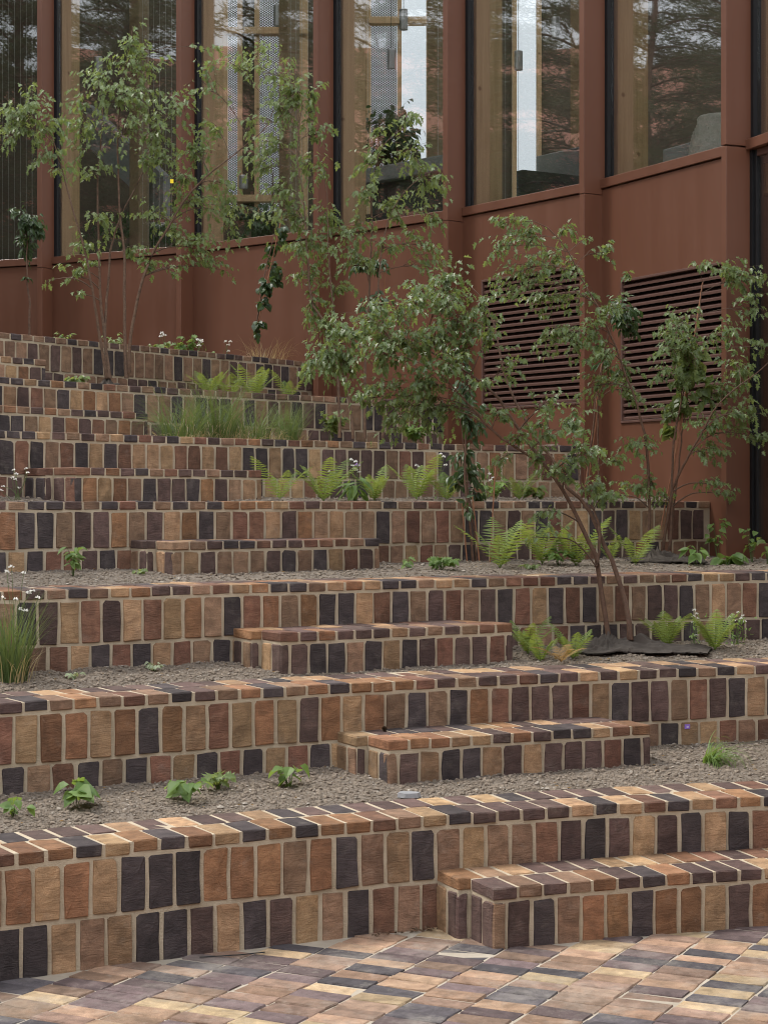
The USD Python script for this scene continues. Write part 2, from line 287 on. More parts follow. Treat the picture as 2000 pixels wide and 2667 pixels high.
def Z(x0, y0, s, l): return [(x0 + a / s, y0 + b / s) for a, b in l]
q = 2.37
P1 = [(44,2224),(120,2215),(194,2208),(264,2201),(338,2191),(410,2185),(480,2177),(550,2170),(618,2164),(686,2159),(754,2153),(822,2149),(891,2143),(960,2137),(1025,2132),(1092,2129),(1158,2124),(1224,2120),(1289,2117),(1353,2109),(1415,2105),(1479,2102),(1544,2098),(1606,2093),(1668,2089),(1734,2087),(1794,2084),(1858,2080),(1922,2077),(1986,2074)]
P2 = Z(0,1700,q,[(0,312),(147,306),(298,293),(443,285),(580,277),(737,267),(882,259),(1027,250),(1170,242),(1315,235),(1452,228),(1590,222)]) + Z(650,1650,q,[(192,331),(330,322),(465,317),(595,311),(728,302),(862,296),(990,291),(1128,284),(1255,277),(1382,270),(1508,264)]) + Z(1300,1650,q,[(225,253),(345,246),(472,240),(593,238),(718,232),(847,224),(970,222),(1092,217),(1212,212),(1340,208),(1460,205),(1580,202)])
P3 = Z(0,1450,q,[(285,203),(420,199),(548,195),(672,192),(803,190),(927,187),(1050,184),(1170,182),(1287,180),(1408,178),(1528,175)]) + Z(650,1400,q,[(107,290),(230,284),(342,279),(450,276),(560,274),(680,272),(790,268),(895,266),(1000,264),(1113,262),(1220,258),(1337,255),(1445,254)]) + Z(1300,1400,q,[(5,250),(118,247),(217,245),(327,242),(430,240),(533,238),(635,235),(842,233),(942,230),(1040,228),(1147,226),(1247,225),(1338,224),(1545,222)])
P4 = Z(0,1100,q,[(55,784),(150,783),(265,781),(380,779),(490,779),(600,777),(705,775)]) + Z(650,1100,q,[(855,750),(945,748),(1035,747),(1125,746),(1220,746),(1400,742)]) + Z(1300,1100,q,[(40,734),(120,734),(205,731),(645,727),(725,726),(890,724),(1140,723),(1220,722),(1300,722)])
P5 = Z(0,1100,q,[(37,50),(133,52),(225,56),(325,59),(417,62),(513,66),(600,69),(690,71),(785,76),(875,80),(963,84),(1050,86),(1133,88),(1230,93),(1317,94),(1395,96),(1480,99),(1562,101)]) + Z(650,1100,q,[(110,106),(190,108),(275,108),(352,109),(430,112),(507,113),(588,114),(665,115),(733,118),(815,121),(965,126),(1040,128),(1130,130),(1195,131),(1640,141)])
P6 = Z(0,840,q,[(0,338),(65,340),(145,344),(230,348),(312,353),(397,360),(470,366),(557,373),(633,377),(720,382),(797,386),(875,390),(1018,400),(1305,417),(1375,424),(1525,430),(1600,434)]) + Z(600,840,q,[(100,432),(237,436),(300,440),(380,445),(440,449),(495,450),(625,455),(980,470),(1300,484)])
P7 = Z(0,840,q,[(0,60),(65,64),(133,72),(200,78),(270,85),(340,92),(412,96),(475,103),(547,110),(672,124),(800,136),(860,141),(920,147),(985,155),(1045,160),(1100,165),(1160,170),(1220,175),(1282,181),(1340,188),(1395,192),(1610,212)]) + Z(600,840,q,[(440,238)])
D = [None, 1.51, 1.005, 0.5, 0.0, -0.5, -1.0, -1.5]
ZT = [None] + [E - d for d in D[1:]]
W = [None, curve(P1, D[1], -3.2, 3.6), curve(P2, D[2], -3.6, 4.0), curve(P3, D[3], -3.8, 4.4), curve(P4, 0.311, -4.0, 4.6), curve(P5, D[5], -4.2, 4.2), curve(P6, D[6], -4.5, 3.6), curve(P7, D[7], -5.0, 2.6)]

# facade plan: the corners where the fins stand
V = np.array([(-7.62, 22.45), (-5.72, 21.95), (-3.84, 21.2), (-2.12, 20.2), (-0.564, 18.95), (0.735, 17.66), (1.885, 16.1), (2.81, 14.34), (3.50, 12.50), (3.95, 10.6)]) * 1.038
def facade_y(x): return np.interp(x, V[:, 0], V[:, 1])
XEND = [None, 9, 9, 9]                                 # where each wall runs into the facade
for _k in range(4, 8):
    _x = W[_k].P[:, 0]; XEND.append(float(_x[np.argmax(W[_k].P[:, 1] > facade_y(_x) + 0.04)]))

# ------------------------------------------------------------------ brickwork
JT = 0.0145; BW = 0.1175; CAPH = 0.055; TALL = 0.242; J2 = 0.0145
def face_brick(T, N, c, w, h, d, r):
    """a brick face c = centre of its front, T along, N out; ragged outline, slightly domed: 50 triangles"""
    T3, N3, Z3 = np.array([T[0], T[1], 0]), np.array([N[0], N[1], 0]), np.array([0, 0, 1.0])
    a, b = w / 2, h / 2; k = 0.0045
    o = np.array([(-a, -b + k), (-a + k, -b), (a - k, -b), (a, -b + k), (a, b * .02), (a, b - k), (a - k, b), (-a + k, b), (-a, b - k), (-a, -b * .02)])
    j = r.normal(0, 0.0024, o.shape); ra = r.random(4)
    o = o + np.clip(j, -0.005, 0.005)
    if ra[0] < 0.25: o[7] += (0.010, 0); o[8] += (0, -0.010)
    if ra[1] < 0.25: o[6] += (-0.010, 0); o[5] += (0, -0.010)
    n = 10
    i1 = o * np.array([(a - 0.006) / a, (b - 0.006) / b])
    tilt = r.normal(0, 0.0015, 2)
    P = lambda xy, z: c + xy[:, :1] * T3 + xy[:, 1:] * Z3 + np.reshape(z, (-1, 1)) * N3
    zf = 0.002 + xy_tilt(i1, tilt, a, b) + r.normal(0, 0.0009, n)
    v = np.vstack([P(i1, zf), P(o, np.full(n, -0.0078)), P(o, np.full(n, -d)), P(np.zeros((1, 2)), [0.0035])])
    i = np.arange(n); i2 = (i + 1) % n
    f = np.vstack([np.stack([np.full(n, 3 * n), i, i2], 1), np.stack([i, n + i, n + i2], 1), np.stack([i, n + i2, i2], 1), np.stack([n + i, 2 * n + i, 2 * n + i2], 1), np.stack([n + i, 2 * n + i2, n + i2], 1)])
    return v, f
def xy_tilt(p, t, a, b): return p[:, 0] / a * t[0] + p[:, 1] / b * t[1]
def cap_brick(T, N, c, w, h, d, r):
    """c = middle of the front bottom edge; the brick lies from the front back by d"""
    T3, N3 = np.array([T[0], T[1], 0]), np.array([N[0], N[1], 0])
    v, f = cham(c - T3 * w / 2 - N3 * d, T3 * w, N3 * d, np.array([0, 0, h]), 0.0055)
    return v + np.clip(r.normal(0, 0.0014, v.shape), -.0022, .0022) + np.array([0, 0, 1]) * np.clip(r.normal(0, 0.0014), -.002, .003), f
MIX = 'ykmmbrobkmorybk'
def fill(seq, n0, n1, r, mix=MIX):
    """colour letters for places n0 .. n1-1, with seq at 0 .. and anything random before, after and for each dot"""
    return [seq[i] if 0 <= i < len(seq) and seq[i] != '.' else mix[r.integers(len(mix))] for i in range(n0, n1)]
def lay(parent, cv, u0, u1, n, seq, lo, hi, how, z, h, off, d, r, mix=MIX, pre='brick_', edge=None, lim=1e9):
    """bricks evenly spaced: n of them between the photograph's columns u0 and u1, the pattern goes on to s = lo and hi"""
    s0, s1 = cv.s_of(u0), cv.s_of(u1); p = (s1 - s0) / n
    k0, k1 = int(math.ceil((lo - s0) / p - 0.02)), int(math.floor((hi - s0) / p + 0.02))
    cells = [(s0 + k * p, s0 + (k + 1) * p, k) for k in range(k0, k1)]
    if edge:
        if cells[0][0] - lo > 0.03: cells.insert(0, (lo, cells[0][0], k0 - 1))
        if hi - cells[-1][1] > 0.03: cells.append((cells[-1][1], hi, k1))
        if edge == 2:
            cells[0] = (lo, *cells[0][1:]); cells[-1] = (cells[-1][0], hi, cells[-1][2])
    col = dict(zip(range(k0 - 1, k1 + 1), fill(seq, k0 - 1, k1 + 1, r, mix)))
    for a, b, k in cells:
        m = (a + b) / 2; T, N = cv.tan(m), cv.nrm(m); xy = cv.pt(m, off)
        g = JT if not edge else JT * .9
        la = 0.0 if edge and abs(a - lo) < 1e-6 else g / 2; lb = 0.0 if edge and abs(b - hi) < 1e-6 else g / 2
        w = b - a - la - lb + r.normal(0, 0.0015); xy = xy + T * (la - lb) / 2
        if how == 'face': vf = face_brick(T, N, np.array([*xy, z + h / 2]), w, h + r.normal(0, .0012), d, r)
        else: vf = cap_brick(T, N, np.array([*(xy + N * np.clip(r.normal(0, 0.002), -.0008, .004)), z]), w, h, d, r)
        obj('brick', vf, pre + col[k], parent)
def strip(cv, s0, s1, o0, o1, z0, z1, step=0.06):
    """swept bar along the curve between offsets o0 (front) and o1 (back)"""
    n = max(2, int((s1 - s0) / step)); t = np.linspace(s0, s1, n)
    fr, bk = cv.pt(t, o0), cv.pt(t, o1)
    v = np.stack([np.c_[fr, np.full(n, z0)], np.c_[fr, np.full(n, z1)], np.c_[bk, np.full(n, z1)], np.c_[bk, np.full(n, z0)]], 1).reshape(-1, 3)
    f = []
    for i in range(n - 1):
        for k in range(4):
            a, b = i * 4 + k, i * 4 + (k + 1) % 4; f.append([a, a + 4, b + 4, b])
    f.append([0, 1, 2, 3]); e = (n - 1) * 4; f.append([e, e + 3, e + 2, e + 1])
    return v, np.array(f)

WALLS = {   # k: (course anchors: u0, u1, n, letters) for coping, coping's rear row, tall course, low course
 1: ((44, 1986, 29, 'ookyokoykokoorbykmmmmykyrkyrok'), (-12, 1950, 29, 'ykmmmymymmykmkmmmymykmmmmymmym'),
     (10.5, 1956, 29, 'oyoykkkooobokbykbybbrmkmymkykr'), (55, 1097, 15, 'kybykkmykmybkrbr')),
 2: ((62, 1966.7, 34, 'kbobrbkmbokbokooormbmmrkmymymmkbkym'), (30, 1935, 34, 'mmyommmkmmymkyymmmrymyymymmkyymykym'),
     (35.9, 1995, 35, 'yooyokoyryoymoyobkbkormmmrykmmbrmkyk'), (2, 1971, 35, 'kbrkbkrykrkyrky..............bkyyrbr')),
 3: ((120, 1996, 40, 'bkbyommbryokkbyoykkbyykbrrrkkmbmbbrkyymk'), (100, 1976, 40, ''),
     (98, 1973.8, 40, 'myrmyryobkrobokkyrkbmrbmkrykrkbrbmmkbybrk'), (70, 1353, 26, 'brykrkyrbk................rbrkkkmmmmkbkm')),
 4: ((19, 1850, 46, 'bkkmbkrkbkbkoooyrmbbrbkbmrbbbkbbkkrrmkmkbmkrkbm'), (0, 1831, 46, ''),
     (44.3, 1867.5, 46, 'kkbmmobmyokbrrymobybbkbrbrbkkbmbkryykmkybbrmmbk'), (19, 1053.8, 24, 'ykrrmkr...............rbyrbmkm')),
 5: ((15.6, 1154, 32, 'kkymbmbykrmkyrmbromkrobobkykmkrk'), (0, 1138, 32, ''),
     (38, 1139.5, 31, 'rkbrkykryyyrryrykkykkymmmmmbrmyk'), (20, 1130, 31, 'mbmkrbkym')),
 6: ((27.4, 369, 10, 'kykokbkrbmb'), (10, 352, 10, ''), (8.4, 413.5, 12, 'ymrbkyoyobkbbkbkmkbkbmbkm'), (20, 425, 12, '')),
 7: ((27.4, 230.8, 7, 'kbbmbkbkbmbmbbkbmkbbmkmb'), (15, 218, 7, ''), (11.4, 243.4, 8, 'bbmbmbmbkkkbbbbbkbbkbbmmbkkmk'), (20, 252, 8, ''))}
WLAB = {1: 'lowest curved brick retaining wall rising straight from the brick paving', 2: 'second curved brick retaining wall up, behind the leafy seedlings in bare soil',
 3: 'third brick retaining wall up, with ferns and two leaning trunks before it', 4: 'brick retaining wall at eye level, its coping seen edge on from end to end',
 5: 'brick retaining wall with white flowers and ferns growing along its foot', 6: 'brick retaining wall behind the big arching grass clumps', 7: 'topmost dull brown brick retaining wall below the rust red facade'}
DULL = 'bbmbmkbbmkrb'
def bounds(k):
    cv = W[k]; lo, hi = cv.s_of(-230), cv.s_of(2230)
    if XEND[k] < 8: hi = min(hi, cv.s_x(XEND[k]))
    return lo, hi
for k in range(1, 8):
    cv, zt = W[k], ZT[k]; r = np.random.default_rng(100 + k); lo, hi = bounds(k)
    t = thing('retaining_wall', WLAB[k], 'wall', 'curved brick terrace walls')
    base = (ZT[k - 1] - 0.25) if k > 1 else -0.12
    obj('mortar', strip(cv, lo, hi, -0.0042, -0.50, base, zt - 0.0045, .04), 'mortar', t)
    c, rear, tall, low = WALLS[k]; mix = DULL if k >= 6 else MIX
    lay(t, cv, *c, lo, hi, 'cap', zt - CAPH, CAPH, 0.0, 0.24, r, mix, 'cap_')
    if k <= 3: lay(t, cv, *rear, lo, hi, 'cap', zt - CAPH - 0.001, CAPH, -0.256, 0.24, r, 'mmyommykmyrm', 'cap_')
    z1 = zt - CAPH - J2
    lay(t, cv, *tall, lo, hi, 'face', z1 - TALL, TALL, 0.0, 0.05, r, mix)
    z2 = z1 - TALL - J2; hb = z2 - ((ZT[k - 1] - 0.03) if k > 1 else -0.05)
    lay(t, cv, *low, lo, hi, 'face', z2 - hb, hb, 0.0, 0.05, r, mix)

BENCH = {1: (1284, 2240, (1284, 1988.6, 11, 'mbmbomkommmy'), 'obymmmyyyormr', (1320, 1957, 10, 'mkbookooymo'), 'mm'),
 2: (1011.6, 1694.5, (1011.6, 1694.5, 13, 'oooyymomkkyro'), 'ymkkmkyomymmmr', (1038, 1673, 12, 'mykkymymmmrkm'), 'ky'),
 3: (731, 1335.7, (731, 1335.7, 13, 'rmommmymbmbro'), 'oymmymmymrmmo', (755.5, 1317.5, 12, 'mkkbkykmrmmrm'), 'my'),
 4: (450.6, 988.8, (450.6, 988.8, 13, 'bbmkkrmmrrrbk'), '', (476.8, 974, 12, 'ymbbbmkbkyrmb'), 'my'),
 5: (197, 681.4, (197, 681.4, 13, 'rmomkbrmmbmmr'), '', (215, 667.5, 12, 'oyobkmmkombyy'), 'rm'),
 6: (-260, 386, (8.4, 386, 11, 'obmobmkmmrk'), '', (27.4, 374.7, 10, 'kbymomrbobm'), 'bm'),
 7: (-260, 119.4, (31.6, 119.4, 3, 'mkb'), '', (14, 107.6, 3, 'yomk'), 'bm')}
BLAB = {1: 'nearest brick seat block standing on the brick paving', 2: 'brick seat block beside the leafy seedlings, second lowest of the blocks',
 3: 'brick seat block ending beside the fern group and leaning trunks', 4: 'long brick seat block at eye level left of the bamboo stakes',
 5: 'brick seat block with an orange end beside the white flowers at left', 6: 'brick seat block running in from the left up to the grass clumps',
 7: 'smallest topmost brick seat block at the left edge below the facade'}
for k in range(1, 8):
    u0, u1, c, rear, low, ends = BENCH[k]; r = np.random.default_rng(200 + k)
    cw = W[k]; cv = cw.off(0.492); zt = ZT[k] - 0.262
    zb = (ZT[k - 1] - 0.12) if k > 1 else -0.1
    lo, hi = cv.s_of(u0), cv.s_of(u1)
    t = thing('seat_block', BLAB[k], 'brick step', 'brick seat blocks on the terraces')
    obj('mortar', strip(cv, lo + .006, hi - .006, -0.0042, -0.26, zb, zt - 0.0045, .04), 'mortar', t)
    sh = 0.062
    obj('mortar', strip(cv, lo - sh + .006, hi - sh - .006, -0.2555, -0.486, zb, zt - 0.0050, .04), 'mortar', t)
    lay(t, cv, *c, lo, hi, 'cap', zt - CAPH, CAPH, 0.0, 0.24, r, MIX, 'cap_', edge=2)
    lay(t, cv, c[0] - 0.08 * (c[1] - c[0]) / c[2] - 17, c[1] - 17, c[2], rear, lo - sh, hi - sh, 'cap', zt - CAPH - .001, CAPH, -0.252, 0.234, r, 'mmyommykmyrm', 'cap_', edge=2)
    z1 = zt - CAPH - J2; hb = z1 - ((ZT[k - 1] - 0.02) if k > 1 else -0.05)
    lay(t, cv, *low, lo, hi, 'face', z1 - hb, hb, 0.0, 0.05, r, MIX, edge=1)
    for s_end, sg in ((lo, -1), (hi, 1)):                 # the two ends, two bricks to each row
        for row in (0, 1):
            s = s_end - (sh if row else 0); T, N = cv.tan(s), cv.nrm(s)
            for i in (0, 1):
                o = -0.001 - row * 0.252 - i * 0.122 - 0.058
                xy = cv.pt(s, o)
                colr = ends[i] if (row == 0 and sg < 0) else 'kybm'[r.integers(4)]
                obj('brick', face_brick(-N * sg * -1 if sg > 0 else -N, T * sg, np.array([*xy, z1 - hb / 2]), 0.106 - 0.012 * row, hb, 0.05, r), 'brick_' + colr, t)
    for s_end, sg in ((lo - sh, -1),):                     # front of the rear row where it steps out
        s = s_end + 0.029; T, N = cv.tan(s), cv.nrm(s)
        obj('brick', face_brick(T, N, np.array([*cv.pt(s, -0.252), z1 - hb / 2]), 0.052, hb, 0.03, r), 'brick_m', t)

# ------------------------------------------------------------------ paving
r = np.random.default_rng(31)
pav = thing('pavement', kind='structure')
gm = MB(); gm.add([(-60, -60, -0.0055), (60, -60, -0.0055), (60, 60, -0.0055), (-60, 60, -0.0055)], [[0, 1, 2, 3]])
obj('sand_bed', gm.vf(), 'sand', pav)
th = math.radians(-27.0); U2, V2 = np.array([math.cos(th), math.sin(th)]), np.array([-math.sin(th), math.cos(th)])
B1c = W[1].off(0.50); b1lo, b1hi = B1c.s_of(1284), B1c.s_of(2240)
far = MB(); npv = 0; cand = []
for i in range(-40, 40):
    sh = r.random() * 0.118
    for j in range(20, 110):
        c = U2 * i * 0.247 + V2 * (j * 0.1195 + sh)
        y1 = W[1].y(c[0])
        if c[1] > y1 - 0.02 or c[1] < 5.6 or abs(c[0]) > 2.6: continue
        u = 1000 + F * c[0] / c[1]; v = H0 + F * E / c[1]
        cand.append((not (-120 < u < 2120 and v < 2790), -c[1], i, j, c, u, v))
vis = [x for x in cand if not x[0]]; rest = [x for x in cand if x[0]]
B1y = lambda x: np.interp(x, B1c.P[:, 0], B1c.P[:, 1])
def paver(c, r):
    w, d = 0.240 + r.normal(0, .002), 0.1135 + r.normal(0, .002)
    c = c + U2 * r.normal(0, .003); a = r.normal(0, 0.014); u = U2 * math.cos(a) + V2 * math.sin(a); w2 = -U2 * math.sin(a) + V2 * math.cos(a)
    z = r.normal(0, 0.0016)
    o = np.array([*(c - u * w / 2 - w2 * d / 2), -0.055])
    v, f = cham(o, np.array([*u, 0]) * w, np.array([*w2, 0]) * d, np.array([r.normal(0, .001), r.normal(0, .001), 0.055 + z]), 0.005)
    return v + np.clip(r.normal(0, 0.0016, v.shape), -.0035, .0035), f
s_b0 = B1c.pt(b1lo)[0]
for x in sorted(vis, key=lambda x: x[1]):
    c = x[4]
    if c[0] > s_b0 + 0.1 and c[1] > B1y(c[0]) + 0.03: continue
    obj('paver', paver(c, r), 'paver_' + 'yyoobbmmkkmobkmb'[r.integers(16)], pav)
for x in rest: far.add(*paver(x[4], r))
obj('paver_field', far.vf(), 'paver_b', pav, kind='stuff')

# ------------------------------------------------------------------ soil beds
ICO = trimesh.creation.icosphere(subdivisions=0)
def clods(P, size, r, squash=0.75):
    n = len(P); v = np.array(ICO.vertices)[None] * (1 + r.normal(0, 0.20, (n, 12, 1)))
    ang = r.random(n) * 6.283; c, s = np.cos(ang)[:, None], np.sin(ang)[:, None]
    v = v * np.stack([1 + .3 * r.random(n), np.ones(n), squash * np.ones(n)], -1)[:, None]
    v = np.stack([v[..., 0] * c - v[..., 1] * s, v[..., 0] * s + v[..., 1] * c, v[..., 2]], -1)
    v = v * size[:, None, None] + P[:, None]
    f = np.array(ICO.faces)[None] + (np.arange(n) * 12)[:, None, None]
    return v.reshape(-1, 3), f.reshape(-1, 3)
def LITTER(P, a, sz, r):
    v = np.array([(0, 0, 0), (.5, .22, .06), (1, 0, .02), (.5, -.22, .06), (.5, 0, -.02)])[None] * sz[:, None, None]
    c, s_ = np.cos(a)[:, None], np.sin(a)[:, None]
    v = np.stack([v[..., 0] * c - v[..., 1] * s_, v[..., 0] * s_ + v[..., 1] * c, v[..., 2] * 2], -1) + P[:, None]
    f = np.array([[0, 4, 1], [1, 4, 2], [2, 4, 3], [3, 4, 0]])[None] + (np.arange(len(P)) * 5)[:, None, None]
    return v.reshape(-1, 3), f.reshape(-1, 3)
def bed_span(k, x):
    fr = W[k].off(-0.492).y(x)
    bk = np.minimum(W[k + 1].y(x) if k < 7 else 1e3, facade_y(x) - 0.03)
    if k < 7:
        bk = np.where(x < XEND[k + 1], bk, facade_y(x) - 0.03)
    return fr, bk
def soil_z(k, x, y):
    fr, bk = bed_span(k, x); t = np.clip((y - fr) / np.maximum(bk - fr, 0.05), 0, 1)
    rise = 0.065 if k < 4 else 0.05
    p = np.stack([x, y, 0 * x + k * 3.3], -1)
    return ZT[k] - 0.020 + rise * t ** 0.8 + (meshkit.fbm(p * 5.0, 3, 5) - .5) * 0.035 * np.minimum(1, t * 4 + .15) + (meshkit.fbm(p * 22.0, 2, 9) - .5) * 0.018
SLAB = {1: 'soil_bed', 2: 'soil_bed', 3: 'soil_bed', 4: 'soil_bed', 5: 'soil_bed', 6: 'soil_bed', 7: 'soil_bed'}
NCL = {1: 11000, 2: 8500, 3: 6500, 4: 4200, 5: 2200, 6: 1500, 7: 1200}
for k in range(1, 8):
    r = np.random.default_rng(300 + k)
    t = thing('soil_bed', kind='structure')
    x0 = W[k].P[np.searchsorted(W[k].U, -230), 0]; x1 = W[k].P[min(499, np.searchsorted(W[k].U, 2230)), 0]
    x1 = min(x1, XEND[k] - 0.05, 3.2)
    nx, ny = int((x1 - x0) / (0.028 if k < 4 else 0.06)), (42 if k < 4 else 24)
    xs = np.linspace(x0, x1, nx); fr, bk = bed_span(k, xs)
    tt = np.linspace(0, 1, ny); bk = np.maximum(bk, fr + 0.01) + 0.02
    X = np.repeat(xs[:, None], ny, 1); Yy = fr[:, None] + (bk - fr)[:, None] * tt
    Zz = soil_z(k, X, Yy)
    v = np.stack([X, Yy, Zz], -1).reshape(-1, 3)
    i, j = np.meshgrid(np.arange(nx - 1), np.arange(ny - 1), indexing='ij'); a = i * ny + j
    obj('earth', (v, np.stack([a, a + ny, a + ny + 1, a + 1], -1).reshape(-1, 4)), 'soil', t, smooth=True)
    n = int(NCL[k] * 3.2); x = x0 + (x1 - x0) * r.random(n); f_, b_ = bed_span(k, x); y = f_ + (b_ - f_) * r.random(n); ok = b_ > f_ + .05
    x, y = x[ok], y[ok]; sz = np.clip(0.0025 * (1 - r.random(len(x))) ** -0.42, 0.002, 0.014)
    obj('clods', clods(np.stack([x, y, soil_z(k, x, y) + sz * 0.25], -1), sz, r), 'clod', t, kind='stuff')
    nl_ = 70 if k < 4 else 30; a_ = r.random(nl_) * 6.283
    lit_v, lit_f = LITTER(np.stack([x[:nl_], y[:nl_], soil_z(k, x[:nl_], y[:nl_]) + .012], -1), a_, .010 + .020 * r.random(nl_), r)
    obj('dead_leaves', (lit_v, lit_f), 'leaf_dry', t, kind='stuff')
    m = len(x) // 45; obj('pebbles', clods(np.stack([x[:m], y[:m] , soil_z(k, x[:m], y[:m]) + .006], -1), sz[:m] * .9 + .002, r, .6), 'pebble', t, kind='stuff')
def spot(k, u, t):
    """point on terrace k's soil: column u of the photograph, t = 0 at the coping, 1 at the wall behind"""
    Y = F * 1.0
    x = 0.0
    Y = W[k].y(0.0)
    for _ in range(30):
        x = (u - 1000) / F * Y; fr, bk = bed_span(k, np.array([x])); Y = float(fr[0] + (bk[0] - fr[0]) * t)
    x = (u - 1000) / F * Y
    return np.array([x, Y, float(soil_z(k, np.array([x]), np.array([Y]))[0])])

# ------------------------------------------------------------------ the building behind: folded facade of glass between deep fins
KF = 1.038; ZS = E + 2.73 * KF; ZTOP = E + 8.6; ZB = E - 0.7
bld = thing('pavilion', 'glazed building with rust red metal fins and panels behind the terraces', 'building')
NB = len(V) - 1
BT = [unit(V[i + 1] - V[i]) for i in range(NB)]; BN = [np.array([t[1], -t[0]]) for t in BT]; BL = [np.linalg.norm(V[i + 1] - V[i]) for i in range(NB)]
def fp(i, a, o, z): return np.array([*(V[i] + BT[i] * a + BN[i] * o), z])
def fbox(i, a0, a1, o0, o1, z0, z1, r=0.0):
    t3, n3 = np.array([*BT[i], 0]), np.array([*BN[i], 0])
    o = fp(i, a0, o0, z0); A, B, C = t3 * (a1 - a0), n3 * (o1 - o0), np.array([0, 0, z1 - z0])
    if np.dot(np.cross(A, B), C) < 0: o = o + B; B = -B
    return cham(o, A, B, C, r) if r else box(o, A, B, C)
def bay_a(i, u, o=0.0):
    """distance along bay i where the photograph's column u meets it"""
    k = (u - 1000) / F; p = V[i] + BN[i] * o
    return (k * p[1] - p[0]) / (BT[i][0] - k * BT[i][1])
for i in range(NB):
    L = BL[i]; lou = {5: (bay_a(5, 1255), L - 0.10, E + 0.86 * KF, E + 2.09 * KF), 6: (bay_a(6, 1618), L - 0.10, E + 0.67 * KF, E + 1.90 * KF)}.get(i)
    dr = i >= 7
    s_ = obj('sill', fbox(i, 0.037, L - 0.037, -0.10, 0.020, ZS, ZS + 0.085, 0.004), 'cladding', bld)
    if not dr:
        zt = ZS - 0.012
        if lou:
            a0, a1, z0, z1 = lou
            for A in ((0.037, a0, ZB, zt), (a0 + .001, L - 0.037, z1, zt), (a0 + .001, L - 0.037, ZB, z0), (a1, L - 0.037, z0 + .001, z1 - .001)):
                obj('wall_panel', fbox(i, A[0], A[1], -0.03, 0.0, A[2], A[3]), 'cladding', bld)
            lv = tag(UsdGeom.Xform.Define(stage, numbered(str(bld.GetPath()) + '/louvre')).GetPrim(), 'dark brown ventilation louvre of level slats')
            obj('louvre_back', fbox(i, a0, a1, -0.24, -0.20, z0, z1), 'void', lv)
            w = 0.022
            for A in ((a0, a1, z0, z0 + w), (a0, a1, z1 - w, z1), (a0, a0 + w, z0 + w, z1 - w), (a1 - w, a1, z0 + w, z1 - w)):
                obj('louvre_frame', fbox(i, A[0], A[1], -0.19, 0.012, A[2], A[3], 0.003), 'louvre_paint', lv)
            nsl = 21; pz = (z1 - z0 - 2 * w) / nsl
            for j in range(nsl):
                zc = z0 + w + (j + 0.1) * pz
                pr = [(-0.004, zc), (-0.002, zc + .020), (-0.060, zc + .052), (-0.064, zc + .040)]
                v = np.array([fp(i, a, o, z) for a in (a0 + w + .001, a1 - w - .001) for o, z in pr])
                f = np.array([[0, 1, 5, 4], [1, 2, 6, 5], [2, 3, 7, 6], [3, 0, 4, 7], [0, 3, 2, 1], [4, 5, 6, 7]])
                obj('slat', (v, f), 'louvre_paint', lv)
        else:
            obj('wall_panel', fbox(i, 0.037, L - 0.037, -0.03, 0.0, ZB, zt), 'cladding', bld)
        obj('panel_backing', fbox(i, 0.0, L, -0.36, -0.26, ZB, ZS - 0.001), 'void', bld)
    w_ = UsdGeom.Xform.Define(stage, numbered(str(bld.GetPath()) + '/window')).GetPrim()
    z0 = ZS + 0.085 if not dr else ZS + 0.085
    obj('pane', fbox(i, 0.08, L - 0.04, -0.075, -0.062, z0 + .002, ZTOP), 'glass', w_)
    obj('gasket', fbox(i, 0.037, 0.080, -0.10, -0.028, z0 + .001, ZTOP), 'gasket', w_)
    obj('gasket', fbox(i, L - 0.06, L - 0.037, -0.10, -0.03, z0 + .001, ZTOP), 'gasket', w_)
    if dr:
        d_ = UsdGeom.Xform.Define(stage, numbered(str(bld.GetPath()) + '/door')).GetPrim()
        d_.SetCustomDataByKey('label', 'tall dark glazed door below the right hand sill')
        obj('pane', fbox(i, 0.115, L - 0.06, -0.072, -0.058, E - 0.33, ZS - 0.06), 'glass', d_)
        obj('gasket', fbox(i, 0.037, 0.072, -0.10, -0.02, E - 0.5, ZS - 0.002), 'gasket', d_)
        obj('door_frame', fbox(i, 0.074, 0.114, -0.10, -0.035, E - 0.42, ZS - 0.002, 0.003), 'gasket', d_)
        obj('door_frame', fbox(i, 0.116, L - 0.06, -0.10, -0.035, ZS - 0.058, ZS - 0.004, 0.003), 'louvre_paint', d_)
        obj('threshold', fbox(i, 0.037, L - 0.037, -0.14, 0.03, E - 0.60, E - 0.335, 0.004), 'cladding', d_)
        obj('blind_wall', fbox(i, 0.0, L, -0.75, -0.70, E - 0.6, ZS), 'inner_wall', bld)
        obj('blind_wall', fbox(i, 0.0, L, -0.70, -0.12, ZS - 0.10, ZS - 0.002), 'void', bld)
        obj('blind_wall', fbox(i, 0.0, L, -0.70, -0.15, E - 0.6, E - 0.34), 'void', bld)
